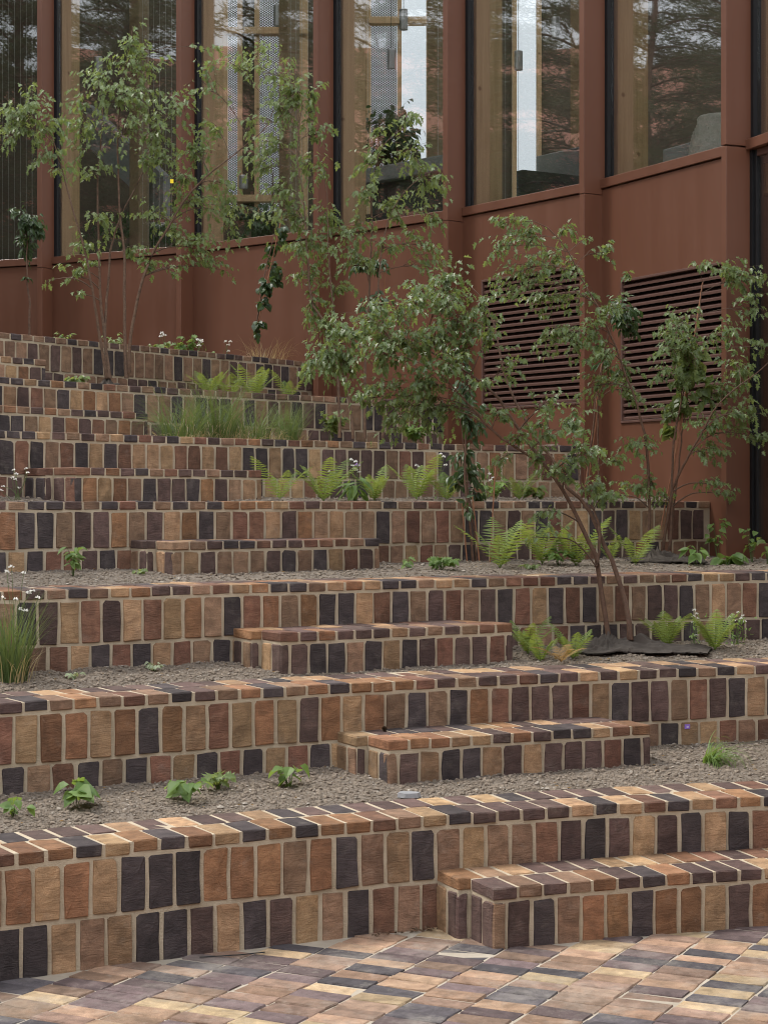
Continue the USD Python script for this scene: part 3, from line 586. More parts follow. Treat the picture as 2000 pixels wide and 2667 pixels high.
for i in range(NB + 1):
    n = unit((BN[max(i - 1, 0)] + BN[min(i, NB - 1)])); t = np.array([-n[1], n[0]]); h = 0.036
    n3, t3 = np.array([*n, 0]), np.array([*t, 0])
    def fin(z0, z1, o0, o1, hh=h): return cham(np.array([*(V[i] + n * o0 - t * hh), z0]), t3 * 2 * hh, np.array([0, 0, z1 - z0]), -n3 * (o0 - o1) * -1 if False else n3 * (o1 - o0), 0.003) if False else cham(np.array([*(V[i] + n * o0 - t * hh), z0]), n3 * (o1 - o0), t3 * 2 * hh, np.array([0, 0, z1 - z0]), 0.003)
    g = 0.012 if i == 7 else 0.003
    zj = ZS + (0.02 if i == 7 else -0.06)
    obj('fin', fin(zj + g, ZTOP + .25, -0.13, 0.210), 'fin_paint', bld)
    obj('fin_base', fin(ZB, zj, -0.13, 0.207), 'fin_paint', bld)
    # laminated timber post behind the glass, and a second row further in
    obj('timber_post', cham(np.array([*(V[i] - n * 0.52 - t * 0.06), E + 2.5]), n3 * 0.36, t3 * 0.12, np.array([0, 0, ZTOP - E - 2.5]), 0.004), 'wood', bld)
    if 0 < i < NB:
        c2 = V[i] - n * 1.55 + t * 0.25
        obj('timber_post', cham(np.array([*c2, E + 2.5]), n3 * 0.24, t3 * 0.14, np.array([0, 0, ZTOP - E - 2.5]), 0.004), 'wood_dull', bld)
        if i < 5:
            for k_ in range(14):
                b_ = V[i] - n * 1.15 + t * (.55 + .085 * k_); obj('blind_cord', tube([[*b_, E + 2.75], [*b_, ZTOP - .02]], .0022, 4, False), 'blind', bld)
# inside: floor, ceiling, far wall with tall openings
YF = 26.6; sF = F / YF
poly = [tuple(V[i] - BN[min(i, NB - 1)] * 0.28) for i in range(NB + 1)] + [(8.5, 11.0), (8.5, YF), (-7.9, YF)]
from shapely.geometry import Polygon
def slab(z0, z1):
    m = trimesh.creation.extrude_polygon(Polygon(poly), z1 - z0, engine='earcut'); m.apply_translation((0, 0, z0)); return np.array(m.vertices), np.array(m.faces)
obj('floor', slab(E + 2.5, E + 2.72), 'concrete', bld)
full = Polygon(poly); light = Polygon([tuple(V[i] - BN[min(i, NB - 1)] * 2.1) for i in range(1, NB)] + [(7.6, 13.0), (7.6, YF - .8), (-6.5, YF - .8)])
def flat(pg, z0, z1):
    m = trimesh.creation.extrude_polygon(pg, z1 - z0, engine='earcut'); m.apply_translation((0, 0, z0)); return np.array(m.vertices), np.array(m.faces)
obj('roof', flat(full.difference(light.buffer(0)), ZTOP, ZTOP + 0.3), 'ceiling', bld)
for x in np.arange(-6, 7.6, 1.5): obj('roof_beam', cham((x, 13.0, ZTOP - .25), (.10, 0, 0), (0, YF - 13.1, 0), (0, 0, .24), .004), 'wood', bld)
def wx(u): return (u - 1000) / sF
OPEN = [(588, 626, 560), (670, 738, 560), (786, 797, 600), (960, 1116, 560), (1338, 1402, 560)]      # columns of the photograph and the sill's row, seen on the far wall
xs = -9.5
def wall_box(x0, x1, z0, z1, m='inner_wall', y0=YF, y1=YF + .25): obj('far_wall', box((x0, y0, z0), (x1 - x0, 0, 0), (0, y1 - y0, 0), (0, 0, z1 - z0)), m, bld)
for u0, u1, vb in OPEN:
    zb = E + (H0 - vb) / sF
    wall_box(xs, wx(u0), E + 2.4, ZTOP); wall_box(wx(u0) + .001, wx(u1) - .001, E + 2.4, zb); xs = wx(u1)
    for u in (u0, u1): obj('window_post', cham((wx(u) - .035, YF - .12, zb), (.07, 0, 0), (0, .118, 0), (0, 0, ZTOP - zb), .004), 'wood', bld)
wall_box(xs, 8.6, E + 2.4, ZTOP)
obj('window_post', cham((wx(1040) - .03, YF - .12, E + 3.9), (.06, 0, 0), (0, .118, 0), (0, 0, ZTOP - E - 3.9), .004), 'wood', bld)
for u0, u1, v_ in ((588, 800, 85), (960, 1116, 58), (588, 738, 520)):
    z = E + (H0 - v_) / sF; obj('transom', cham((wx(u0), YF - .17, z - .05), (wx(u1) - wx(u0), 0, 0), (0, .16, 0), (0, 0, .1), .004), 'wood', bld)
def lattice(x0, x1, z0, z1, y, pw, ph):
    mb = MB(); nx, nz = int((x1 - x0) / pw), int((z1 - z0) / ph)
    for i in range(nx):
        for j in range(nz):
            for sgn in (0, 1):
                a = np.array([x0 + i * pw, y, z0 + (j + sgn) * ph]); b = np.array([x0 + (i + 1) * pw, y, z0 + (j + 1 - sgn) * ph])
                w = np.array([0, 0, .0085]); mb.add([a - w, b - w, b + w, a + w], [[0, 1, 2, 3]])
    return mb.vf()
for u0, u1 in ((672, 736), (962, 1036), (590, 624)):
    obj('mesh_screen', lattice(wx(u0), wx(u1), E + 4.05, ZTOP - .02, YF + .3, .05, .034), 'mesh_metal', bld)
obj('end_wall', box((-8.2, 23.2, E + 2.4), (.25, 0, 0), (0, 3.4, 0), (0, 0, ZTOP - E - 2.4)), 'inner_wall', bld)
obj('end_wall', box((8.5, 10.8, E - .6), (.25, 0, 0), (0, 15.8, 0), (0, 0, ZTOP - E + .6)), 'inner_wall', bld)
obj('end_wall', box((4.15, 10.8, E - .6), (4.35, 0, 0), (0, .2, 0), (0, 0, ZTOP - E + .6)), 'inner_wall', bld)
# things inside
st = thing('stair_balustrade', 'sloping concrete balustrade seen inside through the second window from the left', 'balustrade')
def slope(u0, v0, u1, v1, Y0, Y1, hgt, th=.12):
    a, b = px(u0, v0, Y0), px(u1, v1, Y1); d = np.array([-(b - a)[1], (b - a)[0], 0]); d = unit(d) * th
    v = np.array([a, b, b - [0, 0, hgt], a - [0, 0, hgt]]); v = np.vstack([v, v + d]); return v, np.array([[3, 2, 1, 0], [4, 5, 6, 7], [0, 1, 5, 4], [1, 2, 6, 5], [2, 3, 7, 6], [3, 0, 4, 7]])
obj('slab', slope(225, 270, 425, 455, 24.2, 23.2, .55), 'concrete', st)
st2 = thing('concrete_planter', 'pale grey concrete planter box inside the window beside the round pot', 'planter')
i = 6
obj('body', fbox(6, bay_a(6, 1725, -.9), bay_a(6, 1725, -.9) + 1.1, -1.3, -.9, E + 2.72, E + 3.32, .01), 'concrete', st2)
st3 = thing('concrete_planter', 'grey concrete trough inside the window right of the tall bright opening', 'planter')
a = bay_a(5, 1395, -1.0); obj('body', fbox(5, a, a + 1.2, -1.3, -1.0, E + 3.15, E + 3.55, .01), 'concrete', st3); obj('leg', fbox(5, a + .25, a + .30, -1.2, -1.1, E + 2.72, E + 3.15, .004), 'concrete', st3)
st4 = thing('dark_bench', 'dark wedge shaped bench inside, left of the grey trough', 'bench')
a = bay_a(5, 1345, -.7); v = [fp(5, a + x, o, z) for o in (-1.1, -.7) for x, z in ((0, E + 2.72), (1.3, E + 2.72), (1.3, E + 3.10), (.10, E + 3.36), (0, E + 3.36))]
obj('body', (v, np.array([[0, 1, 2], [0, 2, 3], [0, 3, 4], [5, 7, 6], [5, 8, 7], [5, 9, 8], [0, 5, 6], [0, 6, 1], [1, 6, 7], [1, 7, 2], [2, 7, 8], [2, 8, 3], [3, 8, 9], [3, 9, 4], [4, 9, 5], [4, 5, 0]])), 'dark_planter', st4)
st5 = thing('concrete_bench', 'long pale bench inside the fourth window behind the tree tops', 'bench')
a = bay_a(4, 930, -1.0); obj('seat', fbox(4, a, a + 1.5, -1.4, -.9, E + 3.55, E + 3.72, .01), 'concrete', st5); obj('base', fbox(4, a + .2, a + 1.3, -1.3, -1.0, E + 2.72, E + 3.55, .01), 'dark_planter', st5)
pt = thing('round_pot', 'big round cream pot with scaly woven surface on the right hand window ledge', 'pot')
pc = px(1874, 400, 16.7); pc[2] = E + 2.72
prof = np.array([(0.02, 0), (.17, 0), (.215, .08), (.262, .22), (.280, .36), (.270, .48), (.240, .60), (.195, .69), (.200, .76), (.19, .77), (.175, .72), (.15, .5)])
at_base(pt, pc)
obj('body', lathe(prof, 40, pc), 'pot', pt, smooth=True)
mb = MB()
rr = np.random.default_rng(5)
for k_ in range(24):
    z = .06 + k_ * .029; rad = np.interp(z, prof[:9, 1], prof[:9, 0]); m_ = 26
    for j in range(m_):
        an = (j + .5 * (k_ % 2) + rr.normal(0, .08)) / m_ * 6.283; tv = np.array([-math.sin(an), math.cos(an), 0]); rv = np.array([math.cos(an), math.sin(an), 0])
        w = rad * 3.14 / m_ * .86; p = pc + rv * (rad + .001) + [0, 0, z]
        mb.add([p - tv * w, p + tv * w, p + tv * w * .9 + [0, 0, .024] + rv * .006, p - tv * w * .9 + [0, 0, .024] + rv * .006, p - tv * w - rv * .01, p + tv * w - rv * .01, p + tv * w * .9 + [0, 0, .027] - rv * .01, p - tv * w * .9 + [0, 0, .027] - rv * .01],
               [[0, 1, 2, 3], [3, 2, 6, 7], [1, 5, 6, 2], [4, 0, 3, 7], [4, 5, 1, 0]])
obj('scale', mb.vf(), 'pot', pt, kind='stuff')
for u, vt, vb, Y, lab in ((723, 12, 66, 23.3, 'grey cylinder pendant lamp high before the left hand mesh screen'), (1051, 24, 76, 22.3, 'grey cylinder pendant lamp beside the bright opening of the middle window'), (1019, 129, 177, 22.9, 'grey cylinder pendant lamp hanging before the dark mesh of the middle window'),
                          (1350, 133, 181, 20.2, 'grey cylinder pendant lamp against the tall bright opening'), (1447, 45, 98, 19.2, 'pendant lamp among dark reflected branches right of the bright opening'), (634, 457, 490, 25.2, 'small low pendant lamp behind the tree leaves of the third window'),
                          (256, 148, 192, 23.7, 'faint pendant lamp left in the second window'), (351, 80, 124, 23.5, 'faint pendant lamp right in the second window')):
    a, b = px(u, vb, Y), px(u, vt, Y); h_ = b[2] - a[2]; r_ = 11.0 / F * Y
    t = at_base(thing('pendant_lamp', lab, 'lamp', 'pendant lamps inside the building'), a)
    obj('shade', lathe([(r_ * .8, .012), (r_ * .8, .002), (r_, 0), (r_, h_), (r_ * .9, h_ + .006), (.004, h_ + .008)], 20, a), 'steel', t, smooth=40)
    obj('diffuser', lathe([(.001, .012), (r_ * .8, .012)], 16, a), 'white_paint', t)
    obj('cord', tube([a + [0, 0, h_], [a[0], a[1], ZTOP]], .004, 5), 'cable', t)

# the same building going on round the court, right of the picture and behind the viewer
wg = thing('pavilion_wing', 'wing of the pavilion closing the round court at the right and behind the viewer', 'building')
A, dr_, q0 = [V[-1]], math.atan2(*(V[-1] - V[-2])[::-1]), V[-1]
for _ in range(13):
    dr_ -= math.radians(4.0 if _ < 8 else 14.0); q0 = q0 + 2.0 * np.array([math.cos(dr_), math.sin(dr_)]); A.append(q0)
for a_, b_ in zip(A[:-1], A[1:]):
    t_ = unit(b_ - a_); n_ = np.array([t_[1], -t_[0]]); L_ = np.linalg.norm(b_ - a_); t3, n3 = np.array([*t_, 0]), np.array([*n_, 0])
    obj('wall_panel', box(np.array([*(a_ - n_ * .3), -.1]), n3 * .3, t3 * L_, (0, 0, ZTOP + .3)), 'cladding', wg)
    obj('fin', box(np.array([*(b_ - t_ * .04), -.1]), n3 * .21, t3 * .08, (0, 0, ZTOP + .3)), 'fin_paint', wg)
    obj('pane', box(np.array([*(a_ + t_ * .15 + n_ * .002), 3.2]), n3 * .01, t3 * (L_ - .3), (0, 0, ZTOP - 4.0)), 'void', wg)

# ------------------------------------------------------------------ leaves, twigs, trees
def lobed():
    h = [(0, 0), (.10, .17), (.17, .34), (.30, .13), (.55, .40), (.60, .14), (.78, .17), (1, 0)]
    v = [(0, 0, 0), (.30, 0, 0), (.60, 0, 0), (1, 0, 0)]
    up = [(x, y, .45 * y - .20 * x * x) for x, y in h[1:-1]]
    v = [(x, y, z - .20 * x * x) for x, y, z in v] + up + [(x, -y, z) for x, y, z in up]
    f = []
    for s, o in ((0, 4), (1, 10)):
        l1, l1b, n1, l2, n2, l3 = range(o, o + 6)
        T = [(0, l1, n1), (l1, l1b, n1), (0, n1, 1), (1, n1, 2), (n1, l2, n2), (n1, n2, 2), (n2, l3, 3), (n2, 3, 2)]
        f += [t if not s else t[::-1] for t in T]
    v = np.array(v, float); f = np.array([t[::-1] for t in f])
    return v, f
def oval(w=.22, droop=.25, n=4):
    xs = np.linspace(0, 1, n + 1); ww = w * np.sin(np.pi * xs ** .8) ; ww[0] = ww[-1] = 0
    v, f = [], []
    for x, a in zip(xs, ww): v += [(x, a, .35 * a - droop * x * x), (x, 0, -droop * x * x), (x, -a, .35 * a - droop * x * x)]
    for i in range(n):
        o = i * 3
        for k in (0, 1): f += [(o + k, o + k + 1, o + k + 4), (o + k, o + k + 4, o + k + 3)]
    return np.array(v), np.array([t[::-1] for t in f])
LOBED, OVAL, HEART = lobed(), oval(), oval(.42, .35, 4)
def leaves(P, Dr, Up, size, shape):
    """one leaf at each P: pointing along Dr, its face towards Up"""
    x = unit(Dr); y = unit(np.cross(Up, x)); z = np.cross(x, y)
    v, f = shape
    R = np.stack([x, y, z], -1)
    out = np.einsum('nij,kj->nki', R, v) * np.reshape(size, (-1, 1, 1)) + P[:, None]
    return out, f
def put_leaves(t, P, Dr, Up, size, shape, m, single, r, name='leaf'):
    out, f = leaves(P, Dr, Up, size, shape)
    order = np.argsort(-np.reshape(np.broadcast_to(size, len(P)), -1) / P[:, 1])
    one, many = order[:single], order[single:]
    for i in one: obj(name, (out[i], f), m, t)
    if len(many):
        k = out.shape[1]
        obj('foliage', (out[many].reshape(-1, 3), (f[None] + (np.arange(len(many)) * k)[:, None, None]).reshape(-1, 3)), m, t, kind='stuff')
def make_tree(name, label, stems, clusters, Yd, seed, leaf='leaf_tree', bark='bark', single=150, size=0.062, cat='tree', spread=0.5, shape=None, group=None, dens=1.0, twig_r=.0022):
    """stems: (points (u, v, dY), base radius, tip radius); clusters: (u, v, ru, rv, leaves, dY), all read off the photograph at distance Yd"""
    r = np.random.default_rng(seed); shape = shape or LOBED
    t = thing(name, label, cat, group)
    base = None; S = []
    for pts, r0, r1 in stems:
        p = spline([px(u, v, Yd + d) for u, v, d in pts], 26)
        p[3:-1] += np.cumsum(r.normal(0, .006, (22, 3)), 0) * 0.6
        if base is None: base = at_base(t, p[0])
        rad = np.linspace(r0, r1, 26) ; rad[0] *= 1.25
        obj('trunk' if r0 > .0118 else 'stem', tube(p, rad, 7), bark, t, smooth=True); S.append((p, rad))
    allp = np.vstack([p for p, _ in S]); allr = np.concatenate([x for _, x in S])
    tw, P, Dr = MB(), [], []
    for c in clusters:
        u, v, ru, rv, n = c[:5]; ru *= 1.18; rv *= 1.12; dY = c[5] if len(c) > 5 else 0
        n = int(n * dens * 1.6); ctr = px(u, v, Yd + dY + r.normal(0, .12)); sc = (Yd + dY) / F
        # the branch: from a stem point lower down to the cluster
        dd = np.linalg.norm(allp - ctr, axis=1) + 1.4 * np.maximum(0, allp[:, 2] - ctr[2] + .05)
        k = int(np.argmin(dd)); a = allp[k]; ln = np.linalg.norm(ctr - a)
        mid = a + (ctr - a) * .5 + np.array([0, 0, .14 * ln]) + r.normal(0, .05 * ln, 3)
        br = spline([a, mid, ctr], 9)
        rb = min(allr[k] * .55, .006)
        tw.add(*tube(br, np.linspace(rb, twig_r, 9), 4))
        nt = max(2, int(round(n / 8.0)))
        for j in range(nt):
            s0 = br[r.integers(3, 9)]
            e = r.normal(0, .62, 2); e = e / max(1, np.linalg.norm(e) / 1.15)
            tip = ctr + np.array([e[0] * ru * sc, r.normal(0, .5) * spread * ru * sc * 2, -e[1] * rv * sc])
            L = np.linalg.norm(tip - s0); m1 = s0 * .45 + tip * .55 + np.array([0, 0, .16 * L])
            q_ = spline([s0, m1, tip], 7); tw.add(*tube(q_, np.linspace(twig_r, .0009, 7), 3, False))
            nl = max(3, n // nt)
            for w in np.linspace(.22, 1, nl):
                x = w * 6; i = min(5, int(x)); p = q_[i] + (q_[i + 1] - q_[i]) * (x - i)
                d = unit(q_[i + 1] - q_[i]); side = unit(np.cross(d, [0, 0, 1]) * (1 if r.random() < .5 else -1) + r.normal(0, .35, 3))
                g = unit(.55 * d + .75 * side + np.array([0, -.15, -.55 - .5 * r.random()]))
                P.append(p + side * .012 + r.normal(0, .008, 3)); Dr.append(g)
    obj('branches', tw.vf(), 'twig', t, kind='stuff')
    P, Dr = np.array(P), np.array(Dr); n = len(P)
    up = unit(np.stack([r.normal(-.15, .45, n), r.normal(-.45, .45, n), r.normal(.75, .35, n)], -1))
    sz = size * np.clip(r.normal(1, .22, n), .5, 1.5)
    put_leaves(t, P, Dr, up, sz, shape, leaf, single, r)
    return t
def U(l, dY=0): return [(x, y, dY) for x, y in l]
def US(l, d0, d1):
    n = len(l); return [(x, y, d0 + (d1 - d0) * i / (n - 1)) for i, (x, y) in enumerate(l)]
YA = 16.7
make_tree('young_tree', 'slender many stemmed young tree left before the second and third facade bays', [
    (US([(330,985),(325,874),(325,693),(316,542),(310,362),(320,241),(338,120),(347,66)], 0, .1), .017, .003),
    (US([(278,985),(259,874),(241,778),(217,663),(187,555),(151,434),(122,340)], 0, -.5), .015, .004),
    (US([(283,983),(272,880),(262,800),(256,603),(253,482),(262,362),(266,271)], 0, .2), .016, .004),
    (US([(287,985),(276,860),(280,775),(289,663),(319,560),(356,482),(392,380)], 0, .3), .015, .004),
    (US([(336,970),(340,874),(362,753),(392,663),(446,573),(506,482),(579,416),(651,356),(711,289)], 0, -.3), .016, .004)],
    [(40,300,55,80,120,-.5),(70,260,50,50,70,-.5),(20,350,50,60,80,-.5),(130,330,50,60,90,-.4),(110,400,50,50,50,-.4),(150,440,40,40,30,-.3),
     (345,110,45,45,60),(330,175,65,40,70),(390,150,30,40,25),(280,150,20,20,8),(250,230,60,50,80),(310,260,80,50,120),(390,250,45,55,60),(420,190,30,40,25),(260,205,50,40,50),(190,270,30,30,25),
     (405,330,55,75,110),(250,440,50,40,40),(330,345,85,60,110),(420,430,45,50,60),(370,420,40,40,40),(210,330,50,50,70),(190,390,30,30,25),
     (260,570,50,45,60),(220,640,45,40,40),(390,560,60,40,55),(180,720,40,30,22),(190,770,40,25,12),(390,690,45,40,50),(240,690,30,30,24),(120,735,15,20,6),(350,640,40,30,25),(210,700,30,30,18),
     (480,280,55,60,80),(500,390,60,65,100),(525,210,55,40,50),(610,175,60,45,70),(660,130,40,25,40),(540,130,30,20,15),(480,470,50,40,60),(520,530,75,55,120),(510,640,65,50,90),(590,480,50,50,60),(620,580,55,55,80),(565,700,35,50,40),(490,690,35,40,30),(560,330,40,40,40),(460,590,40,40,40)], YA, 11, 'leaf_tree', 'bark', 260, .050, dens=.95)
make_tree('young_tree', 'young tree of four thin stems hiding the third and fourth facade bays', [
    (US([(885,1140),(880,1000),(850,850),(811,784),(800,640),(784,480),(770,400),(788,260)], 0, -.3), .014, .003),
    (US([(920,1142),(905,1000),(880,880),(862,760),(850,600),(846,470)], 0, -.2), .013, .003),
    (US([(950,1142),(950,950),(961,760),(968,600),(970,518),(990,400),(1060,330)], .1, .2), .014, .003),
    (US([(997,1142),(1000,1000),(985,800),(995,660),(1040,520),(1100,460)], 0, -.1), .013, .003)],
    [(690,190,55,65,80),(730,290,65,75,140),(765,240,50,50,70),(700,400,60,65,100),(720,500,55,55,80),(815,260,40,55,55),(830,350,35,45,45),(800,430,55,50,60),(850,445,40,40,35),(820,640,60,60,90),(850,560,45,60,70),(790,700,35,50,45),(815,780,40,70,75),(850,850,50,70,100),(900,610,65,60,100),(920,690,60,50,80),(980,425,50,50,70),(960,500,45,50,60),(1060,400,45,50,75),(1085,310,45,25,35),(1110,480,55,60,80),(1160,470,28,28,20),(1040,560,60,55,90),(1100,640,60,45,70),(1130,560,35,40,35),
     (760,560,40,50,60),(770,640,35,40,40),(1000,640,50,40,50),(1000,350,30,30,25),(880,760,40,40,45),(840,930,40,50,60),(700,580,35,40,35),(1150,700,40,30,30),(640,330,35,40,35),(660,450,40,40,40)], 15.9, 12, 'leaf_tree', 'bark', 260, .050, dens=.9)
make_tree('young_tree', 'leaning two trunk tree with a weeping mass of leaves in the middle', [
    (US([(1587,1692),(1576,1602),(1561,1535),(1553,1476),(1534,1417),(1523,1404),(1485,1319),(1443,1256),(1401,1201),(1359,1146),(1325,1100),(1289,1041),(1225,985),(1148,937),(1098,912),(1047,886),(1000,874),(946,874),(895,886),(862,905)], 0, .3), .0185, .003),
    (US([(1641,1668),(1637,1607),(1625,1560),(1608,1501),(1591,1455),(1561,1400),(1545,1349),(1511,1298),(1469,1260),(1439,1201),(1397,1146),(1376,1108),(1337,1029),(1310,960),(1290,850),(1250,770),(1180,720)], -.12, .7), .0185, .003),
    (US([(1553,1476),(1560,1420),(1556,1370),(1530,1320),(1500,1250),(1490,1150)], .0, .3), .012, .003),
    (US([(1401,1201),(1300,1130),(1220,1050),(1120,960),(1040,930)], .1, -.3), .010, .003)],
    [(1100,760,80,45,140),(1180,720,70,45,110),(1040,790,55,45,90),(990,800,40,40,50),(900,870,60,55,120),(850,930,55,65,140),(810,965,30,45,60),(900,960,55,60,100),(960,850,65,55,130),(1000,930,65,65,160),(1060,900,65,55,140),(950,1040,50,60,100),(1020,1060,55,65,130),(1090,1000,55,60,120),(1130,900,65,65,150),(1200,830,65,55,130),(1250,790,45,50,70),(1180,950,55,55,90),(1230,900,50,55,80),(1280,860,40,50,50),(1150,1080,45,55,70),(1250,1010,40,40,30),(1090,1080,45,50,70),(1300,1080,45,40,45),(1350,1140,50,40,55),(1440,1120,45,45,60),(1490,1090,50,45,70),(1530,1180,45,55,75),(1480,1230,50,45,70),(1540,1270,50,40,60),(1600,1290,50,28,50),(1400,1200,35,35,30),(1430,1330,35,35,35),(1405,1400,22,28,16),(1300,1200,35,28,20),(1420,1050,50,40,50),(1330,950,40,40,30),(990,1110,40,35,50),(1180,780,70,40,90)], 12.15, 13, 'leaf_tree', 'bark_red', 300, .043, dens=0.88)
make_tree('young_tree', 'tree with reddish stems at right before the two louvres', [
    (US([(1684,1440),(1690,1382),(1692,1239),(1682,1125),(1675,1100),(1666,1059),(1639,987),(1609,902),(1590,860),(1560,800),(1524,741),(1482,657),(1422,592),(1360,575)], 0, -.2), .0135, .003),
    (US([(1724,1444),(1738,1350),(1755,1256),(1785,1193),(1829,1115),(1856,1065),(1904,1017),(1964,969),(2010,935)], 0, -.6), .0135, .003),
    (US([(1743,1434),(1748,1380),(1749,1302),(1762,1137),(1783,1011),(1808,902),(1823,800),(1830,735)], .1, .15), .0125, .003),
    (US([(1560,1250),(1556,1100),(1562,1000),(1578,900),(1590,830)], .4, .3), .008, .003)],
    [(1320,590,55,28,50),(1290,640,35,38,45),(1370,625,45,40,60),(1420,665,50,45,60),(1480,600,25,22,25),(1470,700,35,35,40),(1530,622,18,18,9),(1590,655,22,35,26),(1350,710,55,50,80),(1390,790,55,50,80),(1420,880,55,50,80),(1500,770,45,40,35),(1540,865,40,55,75),(1570,930,35,40,45),(1590,790,35,35,40),(1640,720,18,18,10),(1620,960,40,45,55),(1470,890,45,45,50),(1540,1010,45,40,55),(1630,1020,45,40,55),(1660,1150,45,40,50),(1610,1200,40,35,30),(1760,840,45,45,70),(1745,910,45,45,60),(1720,970,40,40,40),(1790,900,55,55,85),(1770,1000,35,55,55),(1750,1080,45,40,45),(1830,690,50,18,28),(1900,705,45,28,50),(1960,730,45,55,85),(1975,800,35,45,45),(1900,865,55,40,60),(1930,965,45,55,80),(1900,1035,55,45,85),(1960,1085,45,55,85),(1985,1150,30,35,35),(1850,1115,65,45,90),(1840,1180,45,30,45),(1870,1270,35,25,25),(1700,1255,35,35,40),(1720,1290,30,25,25),(1640,1270,45,28,40),(1900,1292,30,20,16),(1560,1300,40,22,25),(1330,770,45,40,45),(1990,900,30,40,35)], 14.5, 14, 'leaf_tree', 'bark_red', 260, .046)

# climbers tied to stakes
def stakes(t, l, Yd, m='stake', rad=.006):
    for a, b in l:
        obj('stake', tube(spline([px(*a, Yd), px(*b, Yd)], 6), rad, 6), m, t, smooth=True)
t = make_tree('climbing_plant', 'dark climbing plant on three thin stakes left of the leaning trunks', [(US([(1233,1482),(1226,1400),(1215,1300),(1207,1200),(1212,1080),(1216,960)], 0, 0), .012, .004), (US([(1240,1482),(1236,1400),(1222,1290),(1216,1180),(1205,1080)], .03, 0), .009, .003)],
    [(1215,1000,25,60,70),(1222,1095,32,55,80),(1210,1180,25,38,40),(1215,1235,42,35,80),(1238,1285,18,35,30),(1190,1260,25,20,22),(1200,930,25,40,40),(1212,1330,12,30,10)], 13.9, 21, 'leaf_dark', 'bark_red', 120, .060, 'climber', .3, OVAL, 'climbers trained up stakes')
stakes(t, [((1217, 1474), (1203, 1305)), ((1250, 1478), (1230, 1290)), ((1276, 1465), (1290, 1215))], 13.9)
t = make_tree('climbing_plant', 'leafy climber making a round clump on a bare stem at the far left', [(US([(76,880),(78,800),(72,720),(68,640),(66,570)], 0, 0), .014, .005)],
    [(65,585,40,45,130),(72,640,24,40,50),(45,560,25,25,30),(95,600,20,35,30),(72,720,12,15,8)], 20.3, 22, 'leaf_dark', 'bark_red', 80, .065, 'climber', .4, OVAL, 'climbers trained up stakes')
t = make_tree('climbing_plant', 'thin climber with a few dark leaves on a stake before the third bay panel', [(US([(664,885),(672,820),(690,720),(706,650),(722,590)], 0, 0), .010, .004)],
    [(712,700,20,35,40),(700,745,16,25,26),(690,790,10,20,10),(672,840,14,30,14),(718,640,14,28,18),(730,600,15,20,14)], 19.2, 23, 'leaf_dark', 'bark_red', 80, .075, 'climber', .3, HEART, 'climbers trained up stakes')
stakes(t, [((662, 886), (735, 560))], 19.25)
t = make_tree('climbing_plant', 'dark climber clump on a stake before the fourth bay panel', [(US([(962,900),(960,800),(958,700)], 0, 0), .010, .005)],
    [(945,690,32,28,90),(985,690,25,22,40),(990,780,20,25,30),(960,790,14,30,18)], 18.0, 24, 'leaf_dark', 'bark_red', 60, .06, 'climber', .4, OVAL, 'climbers trained up stakes')
stakes(t, [((960, 905), (965, 640)), ((997, 900), (1003, 690))], 18.05)
t = make_tree('climbing_plant', 'dark narrow leaved climber on reddish stakes between the two louvres', [(US([(1528,1270),(1540,1130),(1556,1000),(1590,860)], 0, 0), .009, .004)],
    [(1620,815,32,35,90),(1600,790,25,20,35),(1640,850,25,30,40),(1570,960,20,25,18)], 15.3, 25, 'leaf_dark', 'bark_red', 60, .06, 'climber', .4, OVAL, 'climbers trained up stakes')
stakes(t, [((1524, 1268), (1572, 905)), ((1530, 1268), (1566, 990))], 15.35)
t = make_tree('climbing_plant', 'broad leaved climber on stakes at the right hand louvre', [(US([(1750,1380),(1770,1180),(1790,1010),(1815,860)], 0, 0), .008, .004)],
    [(1795,910,22,30,34),(1780,960,20,30,30),(1765,1050,24,28,36),(1815,960,18,40,26),(1835,1010,18,40,18),(1745,1110,16,22,16)], 14.7, 26, 'leaf_pale', 'bark_red', 80, .075, 'climber', .3, HEART, 'climbers trained up stakes')
stakes(t, [((1720, 1380), (1790, 1020)), ((1728, 1392), (1830, 735)), ((1735, 1390), (1762, 1150))], 14.7)

